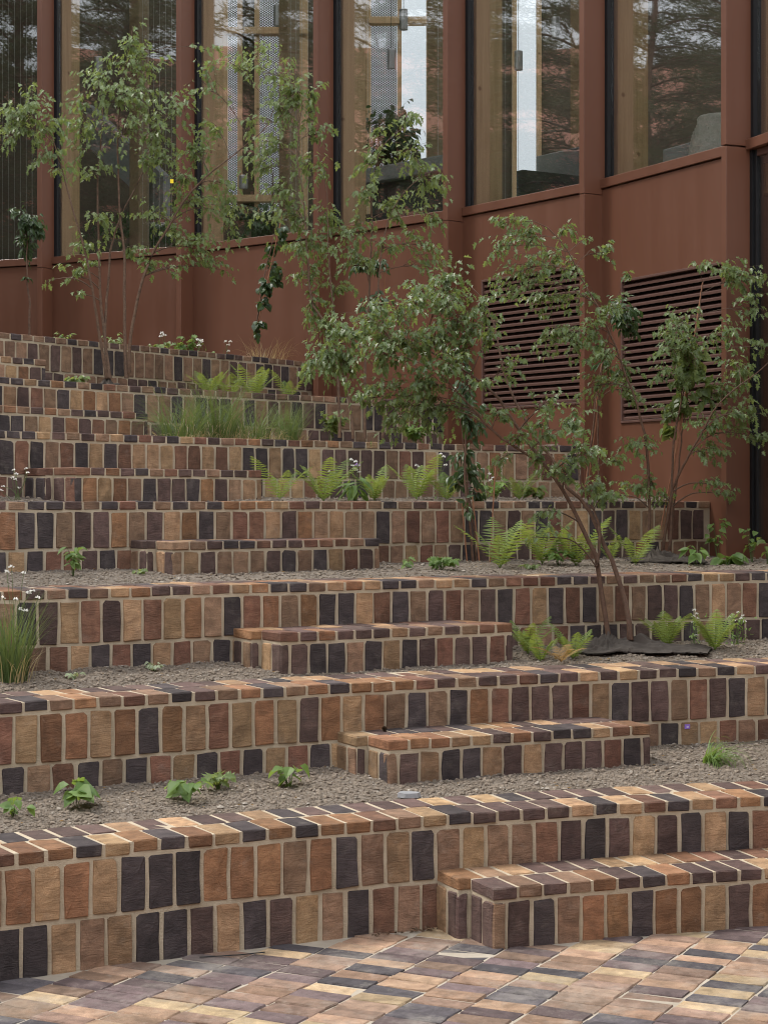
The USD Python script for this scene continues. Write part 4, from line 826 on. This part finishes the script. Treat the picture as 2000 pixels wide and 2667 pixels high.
# weed cloth gathered round two of the trunks
def cloth(label, c, w, d, hgt, seed, skew=0.0):
    r = np.random.default_rng(seed); n, m = 110, 60
    x, y = np.meshgrid(np.linspace(-1, 1, n), np.linspace(-1, 1, m), indexing='ij')
    edge = 1 + .16 * np.sin(3 * x + seed) + .10 * np.sin(7 * x + 2 * seed)
    p = np.stack([x * 2.4, y * 1.5, 0 * x + seed], -1)
    rad = np.hypot(x + .45, y * .8)
    ang = np.arctan2(y * .8, x + .45)
    z = hgt * np.exp(-(rad / .30) ** 1.3) + hgt * .5 * np.exp(-(np.hypot(x - .05, (y - .2)) / .22) ** 1.4)
    def crease(f, sd, k): return np.clip(1 - np.abs(meshkit.noise(f, sd) - .5) * k, 0, 1)
    rp = np.stack([ang * 2.2, rad * .7, 0 * x + seed], -1)
    z = z * (.72 + .45 * crease(rp * 1.6, 21, 7)) + .030 * crease(rp * 1.3, 22, 6) * np.exp(-rad * .9) + .028 * crease(p * .8, 3, 8) + .010 * crease(p * 2.0, 13, 8) + .006 * meshkit.fbm(p * 5, 2, 6)
    z = z * np.clip((1.06 - np.maximum(np.abs(x), np.abs(y))) * 9, .10, 1)
    P = np.stack([c[0] + x * w + skew * y, c[1] + y * d * edge, c[2] + z], -1)
    i, j = np.meshgrid(np.arange(n - 1), np.arange(m - 1), indexing='ij'); a = i * m + j
    top = P.reshape(-1, 3); f = np.stack([a, a + m, a + m + 1, a + 1], -1).reshape(-1, 4)
    o = at_base(thing('weed_cloth', label, 'ground cloth', 'dark cloths round the trunks'), c)
    v = np.vstack([top, top - [0, 0, .006]]); f = np.vstack([f, f[:, ::-1] + n * m])
    obj('sheet', (v, f), 'cloth', o, smooth=True)
cloth('crumpled dark cloth at the foot of the two leaning trunks', spot(2, 1665, .52) + [0, 0, .0], .46, .20, .11, 3, .05)
cloth('crumpled dark cloth at the foot of the reddish stems near the glazed door', spot(3, 1735, .62), .30, .16, .12, 5)
cloth('dark cloth at the foot of the slender stems on the upper terrace', spot(6, 306, .28), .24, .14, .10, 8)

# ------------------------------------------------------------------ ferns, grasses, herbs
def fern(label, p, H, seed, n=9, m='leaf_fern', spread=1.0, lean=(0, 0), group='ferns in the beds'):
    r = np.random.default_rng(seed); t = at_base(thing('fern', label, 'fern', group), p)
    for k in range(n):
        an = k / n * 6.283 + r.normal(0, .35); L = H * r.uniform(.75, 1.15) * (1.12 if k % 2 else .9)
        out = np.array([math.cos(an), math.sin(an), 0]) * spread * r.uniform(.45, .95) + np.array([*lean, 0]); g = np.linspace(0, 1, 15)
        rach = p + (g[:, None] * out + (np.array([0, 0, 1]) * (1.25 * g - .38 * spread * g ** 2.2)[:, None])) * L * .85
        mb = MB(); mb.add(*tube(rach, np.linspace(.0022, .0006, 15) , 3, False))
        T = unit(np.gradient(rach, axis=0)); S = unit(np.cross(T, [0, 0, 1.0])); Nn = np.cross(S, T)
        for i in np.linspace(1.2, 13.7, 17):
            j = int(i); w = i - j; c = rach[j] * (1 - w) + rach[j + 1] * w; g_ = i / 14
            ln = L * .215 * math.sin(math.pi * min(1, g_ * .86 + .12)) ** .9 * r.uniform(.9, 1.08) + .003
            for sd in (-1, 1):
                d = unit(S[j] * sd + T[j] * .38 - Nn[j] * .12 + r.normal(0, .05, 3)); e = np.cross(Nn[j], d) * (L * .0135 + .0006)
                a0, a1, a2 = c, c + d * ln * .35, c + d * ln - Nn[j] * ln * .14
                mb.add([a0 - e * .55, a0 + e * .55, a1 + e, a1 - e, a2], [[0, 3, 2], [0, 2, 1], [3, 4, 2]])
        obj('frond', mb.vf(), m, t)
    return t
FERNS = [(2,1375,.62,.21,9,'fern against the wall just right of the third block end'),(2,1408,.36,.19,9,'bright fern in front of the third block end'),(2,1492,.34,.20,10,'low fern touching the left edge of the dark cloth'),(2,1735,.72,.22,11,'fern right of the crumpled cloth under the leaning trunks'),(2,1862,.45,.24,12,'tall bright fern beside the white spikes at right'),
    (3,1302,.50,.34,9,'tall fern close right of the climber stakes'),(3,1412,.62,.34,10,'big fern behind the leaning trunks, left of the pair there'),(3,1500,.50,.32,10,'bright fern seen between the leaning trunks'),(3,1655,.55,.28,6,'upright fern left of the dark cloth with reddish stems'),(3,1590,.7,.18,6,'small fern with fronds spread right of the leaning trunks'),
    (4,728,.55,.29,5,'thin fern of few fronds at the right end of the fifth block'),(4,842,.45,.31,11,'spreading fern right of the thin fern, below the middle wall'),(4,975,.45,.25,9,'low fern right of the white flower stem'),(4,1085,.55,.32,9,'upright fern with two tall fronds in the middle'),(4,1165,.5,.27,8,'fern just left of the dark climber'),(4,1352,.5,.22,8,'pale fern right of the dark climber, half hidden'),
    (6,548,.45,.30,10,'left fern of the upper pair above the long grass'),(6,660,.5,.34,11,'right fern of the upper pair above the long grass'),(6,752,.55,.28,5,'small fern at the end of the upper wall'),(6,600,.7,.22,9,'pale fern between the upper pair')]
for i, (k, u, tt, Hh, n, lab) in enumerate(FERNS): fern(lab, spot(k, u, tt), Hh * 1.22, 400 + i, n)
fern('brown withered fern lying before the low fern and the cloth', spot(2, 1462, .08) + [0, 0, .02], .16, 431, 6, 'leaf_dry', 1.7, group='withered fern')
def blades(p, H, n, r, rad, w, lean=.6, tilt=(0, 0)):
    mb = MB()
    for _ in range(n):
        an = r.random() * 6.283; o = p + np.array([math.cos(an), math.sin(an), 0]) * rad * math.sqrt(r.random())
        L = H * r.uniform(.6, 1.15); a2 = an + r.normal(0, .6); d = unit(np.array([math.cos(a2), math.sin(a2), 0]) + np.array([*tilt, 0]) * 2)
        g = np.linspace(0, 1, 8)[:, None]; ph = (.10 + .28 * r.random()) * lean + lean * 2.1 * r.uniform(.25, 1.15) * g ** 1.25
        st_ = (np.sin(ph) * d + np.cos(ph) * np.array([0, 0, 1])) * L / 7; c = o + np.cumsum(st_, 0) - st_[0]
        s = unit(np.cross(d, [0, 0, 1]) + r.normal(0, .25, 3)) * w * (1 - g ** 1.6 * .92)
        v = np.stack([c - s, c + s], 1).reshape(-1, 3); f = np.array([[2 * i, 2 * i + 1, 2 * i + 3, 2 * i + 2] for i in range(7)])
        mb.add(v, f)
    return mb
def grass(label, p, H, n, seed, rad=.06, w=.0017, lean=.6, straw=0, m='leaf_grass', tilt=(0, 0), cat='grass'):
    r = np.random.default_rng(seed); t = at_base(thing('grass_clump', label, cat, 'clumps of ornamental grass'), p)
    obj('blades', blades(p, H, n, r, rad, w, lean, tilt).vf(), m, t, kind='stuff')
    if straw: obj('dry_blades', blades(p, H * .42, straw, r, rad * 1.6, w, lean * 1.6).vf(), 'straw', t, kind='stuff')
    return t
grass('left arching grass clump at the end of the sixth block', spot(5, 468, .22), .54, 230, 501, .17, .0026, 1.0, 70)
grass('middle arching grass clump, the densest, with upright green blades', spot(5, 560, .25), .66, 270, 502, .16, .0026, .75, 110)
grass('right arching grass clump in front of the paired ferns', spot(5, 650, .25), .50, 230, 503, .17, .0026, .9, 160)
grass('small upright grass clump right of the long grass', spot(5, 752, .35), .42, 220, 504, .11, .0026, .5, 60)
grass('low sprawling green tuft in the soil at lower right', spot(1, 1850, .50), .30, 110, 505, .05, .0036, 2.0, 0, 'leaf_herb', (.5, -.1))
g = grass('tall thin grass with small white flower heads at the left edge', spot(2, 28, .62), .50, 260, 506, .09, .0026, .42, 40)
r = np.random.default_rng(77); p0 = spot(2, 28, .55)
def ball_head(t, c, rad, r, n=16, m='petal_white', name='flower'):
    d = unit(r.normal(0, 1, (n, 3))); d[:, 2] = np.abs(d[:, 2]) * .8
    v, f = leaves(np.repeat(c[None], n, 0) + d * rad * .35, d + r.normal(0, .3, (n, 3)), unit(r.normal(0, 1, (n, 3))), np.full(n, rad), oval(.3, .1, 2))
    obj(name, (v.reshape(-1, 3), (f[None] + (np.arange(n) * v.shape[1])[:, None, None]).reshape(-1, 3)), m, t)
for (u, v) in ((30,1478),(62,1494),(75,1545),(98,1558),(40,1562),(52,1588),(66,1592),(8,1558),(18,1490),(84,1540)):
    c = px(u, v, p0[1] + r.normal(0, .05)); b = p0 + r.normal(0, .03, 3) * [1, 1, 0]
    obj('stalk', tube(spline([b, (b + c) / 2 + [r.normal(0, .02), 0, .05], c], 8), .0013, 4), 'stem_green', g); ball_head(g, c, .014, r)
grass('feathery grass plumes along the top coping', spot(7, 700, .12), .36, 150, 507, .22, .0013, 1.0, 0, 'straw', (.25, 0))
def herb(label, p, spread, H, n, size, seed, shape=None, m='leaf_herb', cat='plant', stems=6, group='seedlings and small plants in the soil', face=.5):
    r = np.random.default_rng(seed); t = at_base(thing('leafy_plant', label, cat, group), p); shape = shape or HEART
    P, Dr, ts = [], [], []
    for k in range(stems):
        an = k / stems * 6.283 + r.normal(0, .4); d = np.array([math.cos(an), math.sin(an), 0]); L = H * r.uniform(.6, 1.1)
        tip = p + d * spread * r.uniform(.3, .9) + [0, 0, L]; pth = spline([p + d * .006, p + d * spread * .25 + [0, 0, L * .6], tip], 8)
        obj('stem', tube(pth, np.linspace(.0022, .0010, 8), 4), 'stem_green', t)
        for j in range(max(1, n // stems)):
            w = 1 if j == 0 else r.uniform(.45, .98); x = w * 7; i = min(6, int(x)); q_ = pth[i] + (pth[i + 1] - pth[i]) * (x - i)
            a2 = an + (r.normal(0, .5) if j == 0 else r.normal(0, 1.5)); P.append(q_); Dr.append([math.cos(a2), math.sin(a2), r.normal(-.25, .25)])
    P, Dr = np.array(P), np.array(Dr); N_ = len(P)
    up = unit(np.stack([r.normal(0, .25, N_), r.normal(-face, .2, N_), np.ones(N_)], -1))
    put_leaves(t, P, Dr, up, size * np.clip(r.normal(1, .2, N_), .6, 1.4), shape, m, 60, r)
    return t
MAPLE = (LOBED[0] * [1, 1.25, 1], LOBED[1])
for i, a in enumerate([
    ('pale seedling with rounded leaves at the left edge of the lowest bed', spot(1, 35, .38), .085, .085, 14, .052, 1, HEART, 'leaf_herb'),
    ('leafy green seedling with big drooping leaves, left in the lowest bed', spot(1, 198, .50), .085, .125, 22, .085, 2, HEART, 'leaf_herb'),
    ('seedling with two separate leaf tufts, middle of the lowest bed', spot(1, 480, .42), .10, .095, 18, .070, 3, HEART, 'leaf_herb'),
    ('fresh yellow green seedling near the wall in the lowest bed', spot(1, 568, .62), .075, .105, 18, .062, 4, MAPLE, 'leaf_pale'),
    ('lone seedling on reddish stalks left of the second block', spot(1, 752, .56), .085, .105, 16, .075, 5, HEART, 'leaf_herb'),
    ('flat silvery seedling left in the second bed', spot(2, 193, .55), .06, .035, 24, .032, 6, OVAL, 'leaf_silver'),
    ('round silvery seedling by the wall in the second bed', spot(2, 402, .75), .055, .045, 34, .028, 7, HEART, 'leaf_silver'),
    ('upright weed with pointed leaves at left in the third bed', spot(3, 190, .60), .055, .20, 30, .062, 8, OVAL, 'leaf_herb'),
    ('tiny flat weed beside the corner of the fourth block', spot(3, 365, .60), .045, .03, 20, .030, 9, HEART, 'leaf_pale'),
    ('dense low mound of jagged leaves left of the climber stakes', spot(3, 1150, .45), .15, .11, 90, .050, 10, MAPLE, 'leaf_herb'),
    ('small jagged plant left of the low mound', spot(3, 1060, .55), .05, .08, 16, .045, 11, MAPLE, 'leaf_herb'),
    ('broad upright leaves at the foot of the reddish stems', spot(3, 1812, .42), .10, .14, 12, .125, 12, OVAL, 'leaf_herb'),
    ('rosette of light green broad leaves before the glazed door', spot(3, 1895, .42), .10, .08, 24, .105, 13, HEART, 'leaf_herb'),
    ('wiry plant with heart leaves on long stalks before the last fin', spot(3, 1868, .62), .10, .32, 26, .058, 14, HEART, 'leaf_herb'),
    ('wiry plant with few heart leaves at the foot of the glazed door', spot(3, 1958, .62), .10, .27, 14, .055, 15, HEART, 'leaf_herb'),
    ('wiry plant with heart leaves cut by the right edge of the picture', spot(3, 2000, .5), .07, .20, 12, .055, 16, HEART, 'leaf_pale'),
    ('dark strap leaved plant under the white flower stem', spot(4, 925, .50), .14, .18, 30, .17, 17, oval(.10, .45, 5), 'leaf_herb'),
    ('pale lobed plant right of the dark climber on the middle terrace', spot(4, 1392, .5), .12, .12, 40, .07, 18, HEART, 'leaf_pale'),
    ('bushy light green plant beside the thin tree stems', spot(5, 860, .35), .16, .30, 90, .070, 19, MAPLE, 'leaf_pale'),
    ('green plant at the right hand foot of the thin tree stems', spot(5, 1080, .4), .18, .26, 90, .070, 20, MAPLE, 'leaf_herb'),
    ('soft yellow green weed in the corner of the topmost block', spot(6, 195, .35), .15, .12, 50, .055, 21, HEART, 'leaf_pale'),
    ('feathery weed on the top coping before the second bay', spot(7, 163, .10), .10, .18, 60, .050, 22, OVAL, 'leaf_pale'),
    ('feathery weed on the top coping behind the slender stems', spot(7, 300, .10), .13, .20, 70, .050, 23, OVAL, 'leaf_pale'),
    ('light green herb on the top coping left of the dark fin', spot(7, 408, .08), .12, .13, 40, .060, 24, HEART, 'leaf_pale'),
    ('dark green herb on the top coping before the dark fin', spot(7, 485, .10), .12, .22, 50, .062, 25, MAPLE, 'leaf_herb'),
    ('low green herb on the top coping below the thin climber', spot(7, 545, .10), .10, .08, 26, .055, 26, HEART, 'leaf_herb'),
    ('jagged leaves among the cloth on the fourth terrace', spot(4, 1290, .4), .14, .16, 40, .06, 27, MAPLE, 'leaf_herb'),
    ('low weed between the ferns near the leaning trunks', spot(3, 1380, .4), .08, .04, 30, .035, 28, HEART, 'leaf_pale'),
    ('green plant among the ferns behind the trunks', spot(3, 1455, .55), .13, .14, 60, .06, 29, OVAL, 'leaf_herb')]):
    herb(*a[:5], a[5], 600 + i, a[7], a[8])
def flowers(label, p, heads, seed, rad=.022, n=18, leafy=0, cat='flower'):
    r = np.random.default_rng(seed); t = at_base(thing('flowering_plant', label, cat, 'white flowering plants'), p)
    for u, v in heads:
        c = px(u, v, p[1] + r.normal(0, .03)); b = p + r.normal(0, .02, 3) * [1, 1, 0]
        obj('stalk', tube(spline([b, (b + c) / 2 + [r.normal(0, .015), 0, .02], c], 7), .0016, 4), 'stem_green', t); ball_head(t, c, rad, r, n)
    if leafy:
        P = np.repeat(p[None], leafy, 0) + np.stack([r.normal(0, .045, leafy), r.normal(0, .04, leafy), r.random(leafy) * .20], -1)
        put_leaves(t, P, unit(r.normal(0, 1, (leafy, 3)) + [0, 0, .5]), unit(r.normal(0, .4, (leafy, 3)) + [0, -.5, 1]), np.full(leafy, .035), OVAL, 'leaf_herb', 0, r)
    return t
flowers('white flower spikes at the left edge on the middle terrace', spot(4, 42, .35), [(36,1225),(42,1235),(33,1245),(40,1250),(68,1222),(72,1232),(8,1268),(4,1278),(50,1272)], 701, .013, 10)
t = flowers('white flower stem with one violet bloom above strap leaves', spot(4, 925, .55), [(915,1198),(926,1203),(918,1214),(928,1225),(935,1230),(922,1222),(858,1230)], 702, .015)
ball_head(t, px(931, 1212, spot(4, 925, .55)[1]), .020, np.random.default_rng(3), 12, 'petal_violet')
flowers('white flowers beside the climber on the middle terrace', spot(4, 1150, .6), [(1148,1184),(1155,1190),(1085,1212),(1090,1218),(1160,1212)], 703, .015, 16, 20)
flowers('white flowers right of the climber on the middle terrace', spot(4, 1268, .55), [(1245,1212),(1250,1222),(1240,1228),(1275,1235),(1283,1245),(1278,1252),(1318,1196),(1310,1203)], 704, .015, 16, 30)
flowers('pale flower spikes left of the tall bright fern', spot(2, 1812, .70), [(1808,1590),(1815,1600),(1806,1606),(1818,1612),(1804,1622),(1812,1655),(1820,1680)], 705, .012, 12, 20)
flowers('white flower spikes behind the tall bright fern at right', spot(2, 1915, .75), [(1900,1608),(1908,1602),(1922,1596),(1935,1605),(1940,1620),(1930,1612),(1912,1618)], 706, .012, 12, 70)
flowers('small grey flower heads on the top coping left of the dark fin', spot(7, 425, .1), [(422,868),(428,874),(419,876)], 707, .02, 16)
flowers('grey flower heads on the top coping right of the dark fin', spot(7, 520, .1), [(515,886),(522,892),(518,900),(526,888)], 708, .022, 16, 20)
flowers('thin flower heads on the top coping under the thin climber', spot(7, 595, .1), [(588,890),(600,890),(594,898),(595,915)], 709, .018, 14)

# ------------------------------------------------------------------ small things
r = np.random.default_rng(9)
o = at_base(thing('tree_tag', 'small yellow tag tied on the slender tree', 'tag'), px(447, 470, 16.4))
obj('card', cham(px(443, 476, 16.4), (.030, .004, 0), (0, .002, 0), (0, 0, .036), .0005), 'tag_yellow', o); obj('tie', tube([px(447, 466, 16.4), px(449, 455, 16.45), px(455, 450, 16.5)], .0008, 4), 'cable', o)
s = W[2].s_of(1789); pp = W[2].pt(s, .0035); T, N = W[2].tan(s), W[2].nrm(s)
o = at_base(thing('wall_sticker', 'small violet sticker on a tan brick of the second wall at right', 'sticker'), (*pp, 1.045 - .375))
zc = E - (1893 - H0) / F * pp[1]
obj('sheet', box(np.array([*(pp - T * .018), zc - .014]), np.array([*T, 0]) * .036, np.array([*N, 0]) * .0012, (0, 0, .028)), 'tag_purple', o)
obj('mark', box(np.array([*(pp - T * .006 + N * .0016), zc - .006]), np.array([*T, 0]) * .014, np.array([*N, 0]) * .001, (0, 0, .007)), 'white_paint', o)
p = spot(1, 1064, .10); o = at_base(thing('stone_chip', 'flat grey slate chip lying in the soil before the second block', 'stone'), p)
pr = np.array([(-.06, -.02), (-.02, -.05), (.05, -.04), (.065, 0), (.02, .035), (-.04, .03)])
v = np.vstack([np.c_[pr, np.full(6, .004)], np.c_[pr * .9, .024 + .006 * r.random(6)]]) + p
obj('chip', (v, np.array([[0, i, i + 1] for i in range(1, 5)][::1] and [[0, i + 1, i] for i in range(1, 5)] + [[6, 6 + i, 7 + i] for i in range(1, 5)] + [[i, (i + 1) % 6, 6 + (i + 1) % 6] for i in range(6)] + [[i, 6 + (i + 1) % 6, 6 + i] for i in range(6)])), 'slate', o)
cb = W[2].off(.24); sc = cb.s_of(1001); pc = np.array([*cb.pt(sc), ZT[2] - .262])
o = at_base(thing('pine_cone', 'little dark pine cone on the second block against the wall', 'pine cone'), pc + [0, .15, 0])
mb = MB(); c0 = pc + [0, .15, .013]
for k_ in range(70):
    th_ = k_ * 2.39996; h_ = -1 + 2 * (k_ + .5) / 70; rad = .011 * math.sqrt(1 - h_ * h_) ; d = np.array([math.cos(th_) * rad, h_ * .014, math.sin(th_) * rad]); u_ = unit(d); e = unit(np.cross(u_, [0, 1, 0.1])) * .004
    mb.add([c0 + d * .55 - e * .5, c0 + d * .55 + e * .5, c0 + d + u_ * .004 + e, c0 + d + u_ * .004 - e, c0 + d * .8 - u_ * .002], [[0, 1, 2, 3], [0, 4, 1, 1], [3, 2, 4, 4]])
obj('scales', mb.vf(), 'cone', o); obj('core', clods(c0[None], np.array([.008]), r, 1.0), 'cone', o)
# cable lying in the joint between wall and paving
pts = [(520, 2492), (570, 2489), (620, 2486), (670, 2481), (690, 2479)]
o = thing('black_cable', 'thin black cable lying on the paving along the lowest wall', 'cable')
Yc = [F * (E - .012) / (v - H0) for u, v in pts]
obj('wire', tube(spline([((u - 1000) / F * Y, Y, .008) for (u, v), Y in zip(pts, Yc)], 20), .0028, 6), 'cable', o, smooth=True)
o = tag(thing('leaf_litter'), kind='stuff'); P = np.stack([r.uniform(-.05, .30, 60), np.zeros(60), np.full(60, .006)], -1)
P[:, 1] = W[1].y(P[:, 0]) - .03 - .05 * r.random(60) ** 2
P = P[P[:, 0] < .27]; n = len(P); v, f = leaves(P, unit(np.c_[r.normal(0, 1, (n, 2)), r.normal(0.2, .3, n)]), unit(r.normal(0, .6, (n, 3)) + [0, 0, 1]), .012 + .018 * r.random(n), OVAL)
obj('litter', (v.reshape(-1, 3), (f[None] + (np.arange(n) * v.shape[1])[:, None, None]).reshape(-1, 3)), 'cone', o, kind='stuff')

# plants inside the building
for i_, (u, v, Yd, cl, lab) in enumerate([(1050, 560, 20.6, [(985,330,40,45,60),(1030,310,45,50,80),(1000,400,60,50,90),(1080,390,55,45,70),(1050,350,40,35,50)], 'dark indoor bush in the fourth window below the bright opening'),
        (720, 640, 23.2, [(640,560,60,40,80),(720,570,60,45,90),(690,600,70,30,80)], 'dark indoor bush low in the third window'),
        (380, 640, 24.0, [(300,600,70,40,90),(400,610,60,35,80),(430,540,40,40,50)], 'dark indoor bush low in the second window')]):
    t = make_tree('indoor_bush', lab, [(US([(u, v, 0), ][:1] and [(u, v), (u - 10, v - 120), (u - 20, v - 230)], 0, 0), .02, .006)], cl, Yd, 800 + i_, 'leaf_dark', 'bark', 0, .10, 'indoor plant', .5, OVAL, 'plants inside the building')
# ------------------------------------------------------------------ what the panes mirror: pines and a brick house across the court
def pine(label, p, H, seed):
    r = np.random.default_rng(seed); t = at_base(thing('pine_tree', label, 'tree', 'pines across the court'), p); p = np.asarray(p, float)
    g = np.linspace(0, 1, 10)[:, None]; tr = p + g * [0, 0, H] + np.c_[np.cumsum(r.normal(0, .05, (10, 2)), 0), np.zeros(10)]
    obj('trunk', tube(tr, np.linspace(.20, .03, 10), 8), 'bark_red', t, smooth=True)
    br, nd, bb, aa = MB(), MB(), [], []
    for z in np.arange(.12 * H, H * .99, .26):
        for _ in range(5):
            an = r.random() * 6.283; L = (1 - .75 * z / H) * 2.9 * r.uniform(.6, 1.1); d = np.array([math.cos(an), math.sin(an), 0])
            c = p + [0, 0, z]; tip = c + d * L + [0, 0, L * r.uniform(-.25, .25)]; q_ = spline([c, (c + tip) / 2 + [0, 0, .10 * L], tip], 7); br.add(*tube(q_, np.linspace(.022, .006, 7), 4, False))
            m_ = int(190 * L); w_ = np.clip(r.random(m_) ** .7 * 6, .8, 5.99); i_ = w_.astype(int); q2 = q_[i_] + (q_[i_ + 1] - q_[i_]) * (w_ - i_)[:, None]
            bb.append(q2 + r.normal(0, .10, (m_, 3)) * [1, 1, .55]); aa.append(unit(d * .7 + [0, 0, .25] + r.normal(0, .5, (m_, 3))))
    b, a2 = np.vstack(bb), np.vstack(aa); e = a2 * r.uniform(.10, .20, (len(b), 1)); s_ = unit(np.cross(e, r.normal(0, 1, (len(b), 3)))) * .009
    nd.add(np.stack([b - s_, b + s_, b + e], 1).reshape(-1, 3), np.arange(len(b) * 3).reshape(-1, 3))
    obj('branch', br.vf(), 'bark_red', t); obj('needles', nd.vf(), 'needles', t, kind='stuff')
pines = [(-8.2, 12.2, 11.5, 'pine nearest the terraces across the court'), (-9.6, 15.6, 12.5, 'tall pine behind the nearest one'), (-8.9, 19.2, 11.6, 'pine by the far left corner of the pavilion'),
         (-12.6, 9.0, 12.5, 'pine at the near corner of the brick house'), (-12.2, 17.6, 13.5, 'tallest pine before the brick house'), (-7.6, 7.4, 9.5, 'shortest pine on the near side of the court'),
         (-13.5, 22.0, 13.0, 'pine at the far corner of the brick house'), (-10.8, 24.5, 12.0, 'pine behind the far left corner of the pavilion'), (-14.5, 13.2, 13.0, 'pine close to the middle of the brick house'), (-15.5, 26.5, 12.5, 'farthest pine of the group'), (-8.1, 21.3, 10.5, 'pine squeezed against the far left end of the pavilion'), (-10.6, 21.2, 12.2, 'second pine in from the far left end of the pavilion'), (-12.8, 25.0, 13.5, 'tall pine behind the far left end of the pavilion')]
for i_, (x, y, Hh, lab) in enumerate(pines): pine(lab, (x, y, 0), Hh, 900 + i_)
hs = thing('brick_house', 'pinkish brick house with tiled roof mirrored in the panes', 'house')
hx, hy0, hy1, hh = -20.0, 2.0, 40.0, 9.5
obj('wall', box((hx - 8, hy0, -.1), (8, 0, 0), (0, hy1 - hy0, 0), (0, 0, hh)), 'house_brick', hs)
v = np.array([(hx + .4, hy0 - .4, hh - .1), (hx + .4, hy1 + .4, hh - .1), (hx - 4, hy1 + .4, hh + 3.2), (hx - 4, hy0 - .4, hh + 3.2), (hx - 8.4, hy0 - .4, hh - .1), (hx - 8.4, hy1 + .4, hh - .1)])
obj('roof', (v, np.array([[0, 1, 2], [0, 2, 3], [3, 2, 5], [3, 5, 4], [0, 3, 4], [1, 5, 2], [0, 4, 5], [0, 5, 1]])), 'roof_tile', hs)
for y in np.arange(hy0 + 1.5, hy1 - 2, 3.2):
    for z in (1.2, 4.2, 6.6):
        w_ = UsdGeom.Xform.Define(stage, numbered(str(hs.GetPath()) + '/window')).GetPrim()
        obj('frame', box((hx, y, z), (.04, 0, 0), (0, 1.3, 0), (0, 0, 1.5)), 'white_paint', w_); obj('pane', box((hx + .041, y + .1, z + .1), (.01, 0, 0), (0, 1.1, 0), (0, 0, 1.3)), 'void', w_)
b2 = thing('brick_house', 'long brick house closing the court behind the viewer', 'house')
obj('wall', box((-20, -22, -.1), (40, 0, 0), (0, 8, 0), (0, 0, 9.5)), 'house_brick', b2)
v = np.array([(-20.4, -13.6, 9.3), (20.4, -13.6, 9.3), (20.4, -18, 12.4), (-20.4, -18, 12.4), (-20.4, -22.4, 9.3), (20.4, -22.4, 9.3)])
obj('roof', (v, np.array([[0, 1, 2], [0, 2, 3], [3, 2, 5], [3, 5, 4], [0, 3, 4], [1, 5, 2], [0, 4, 5], [0, 5, 1]])), 'roof_tile', b2)
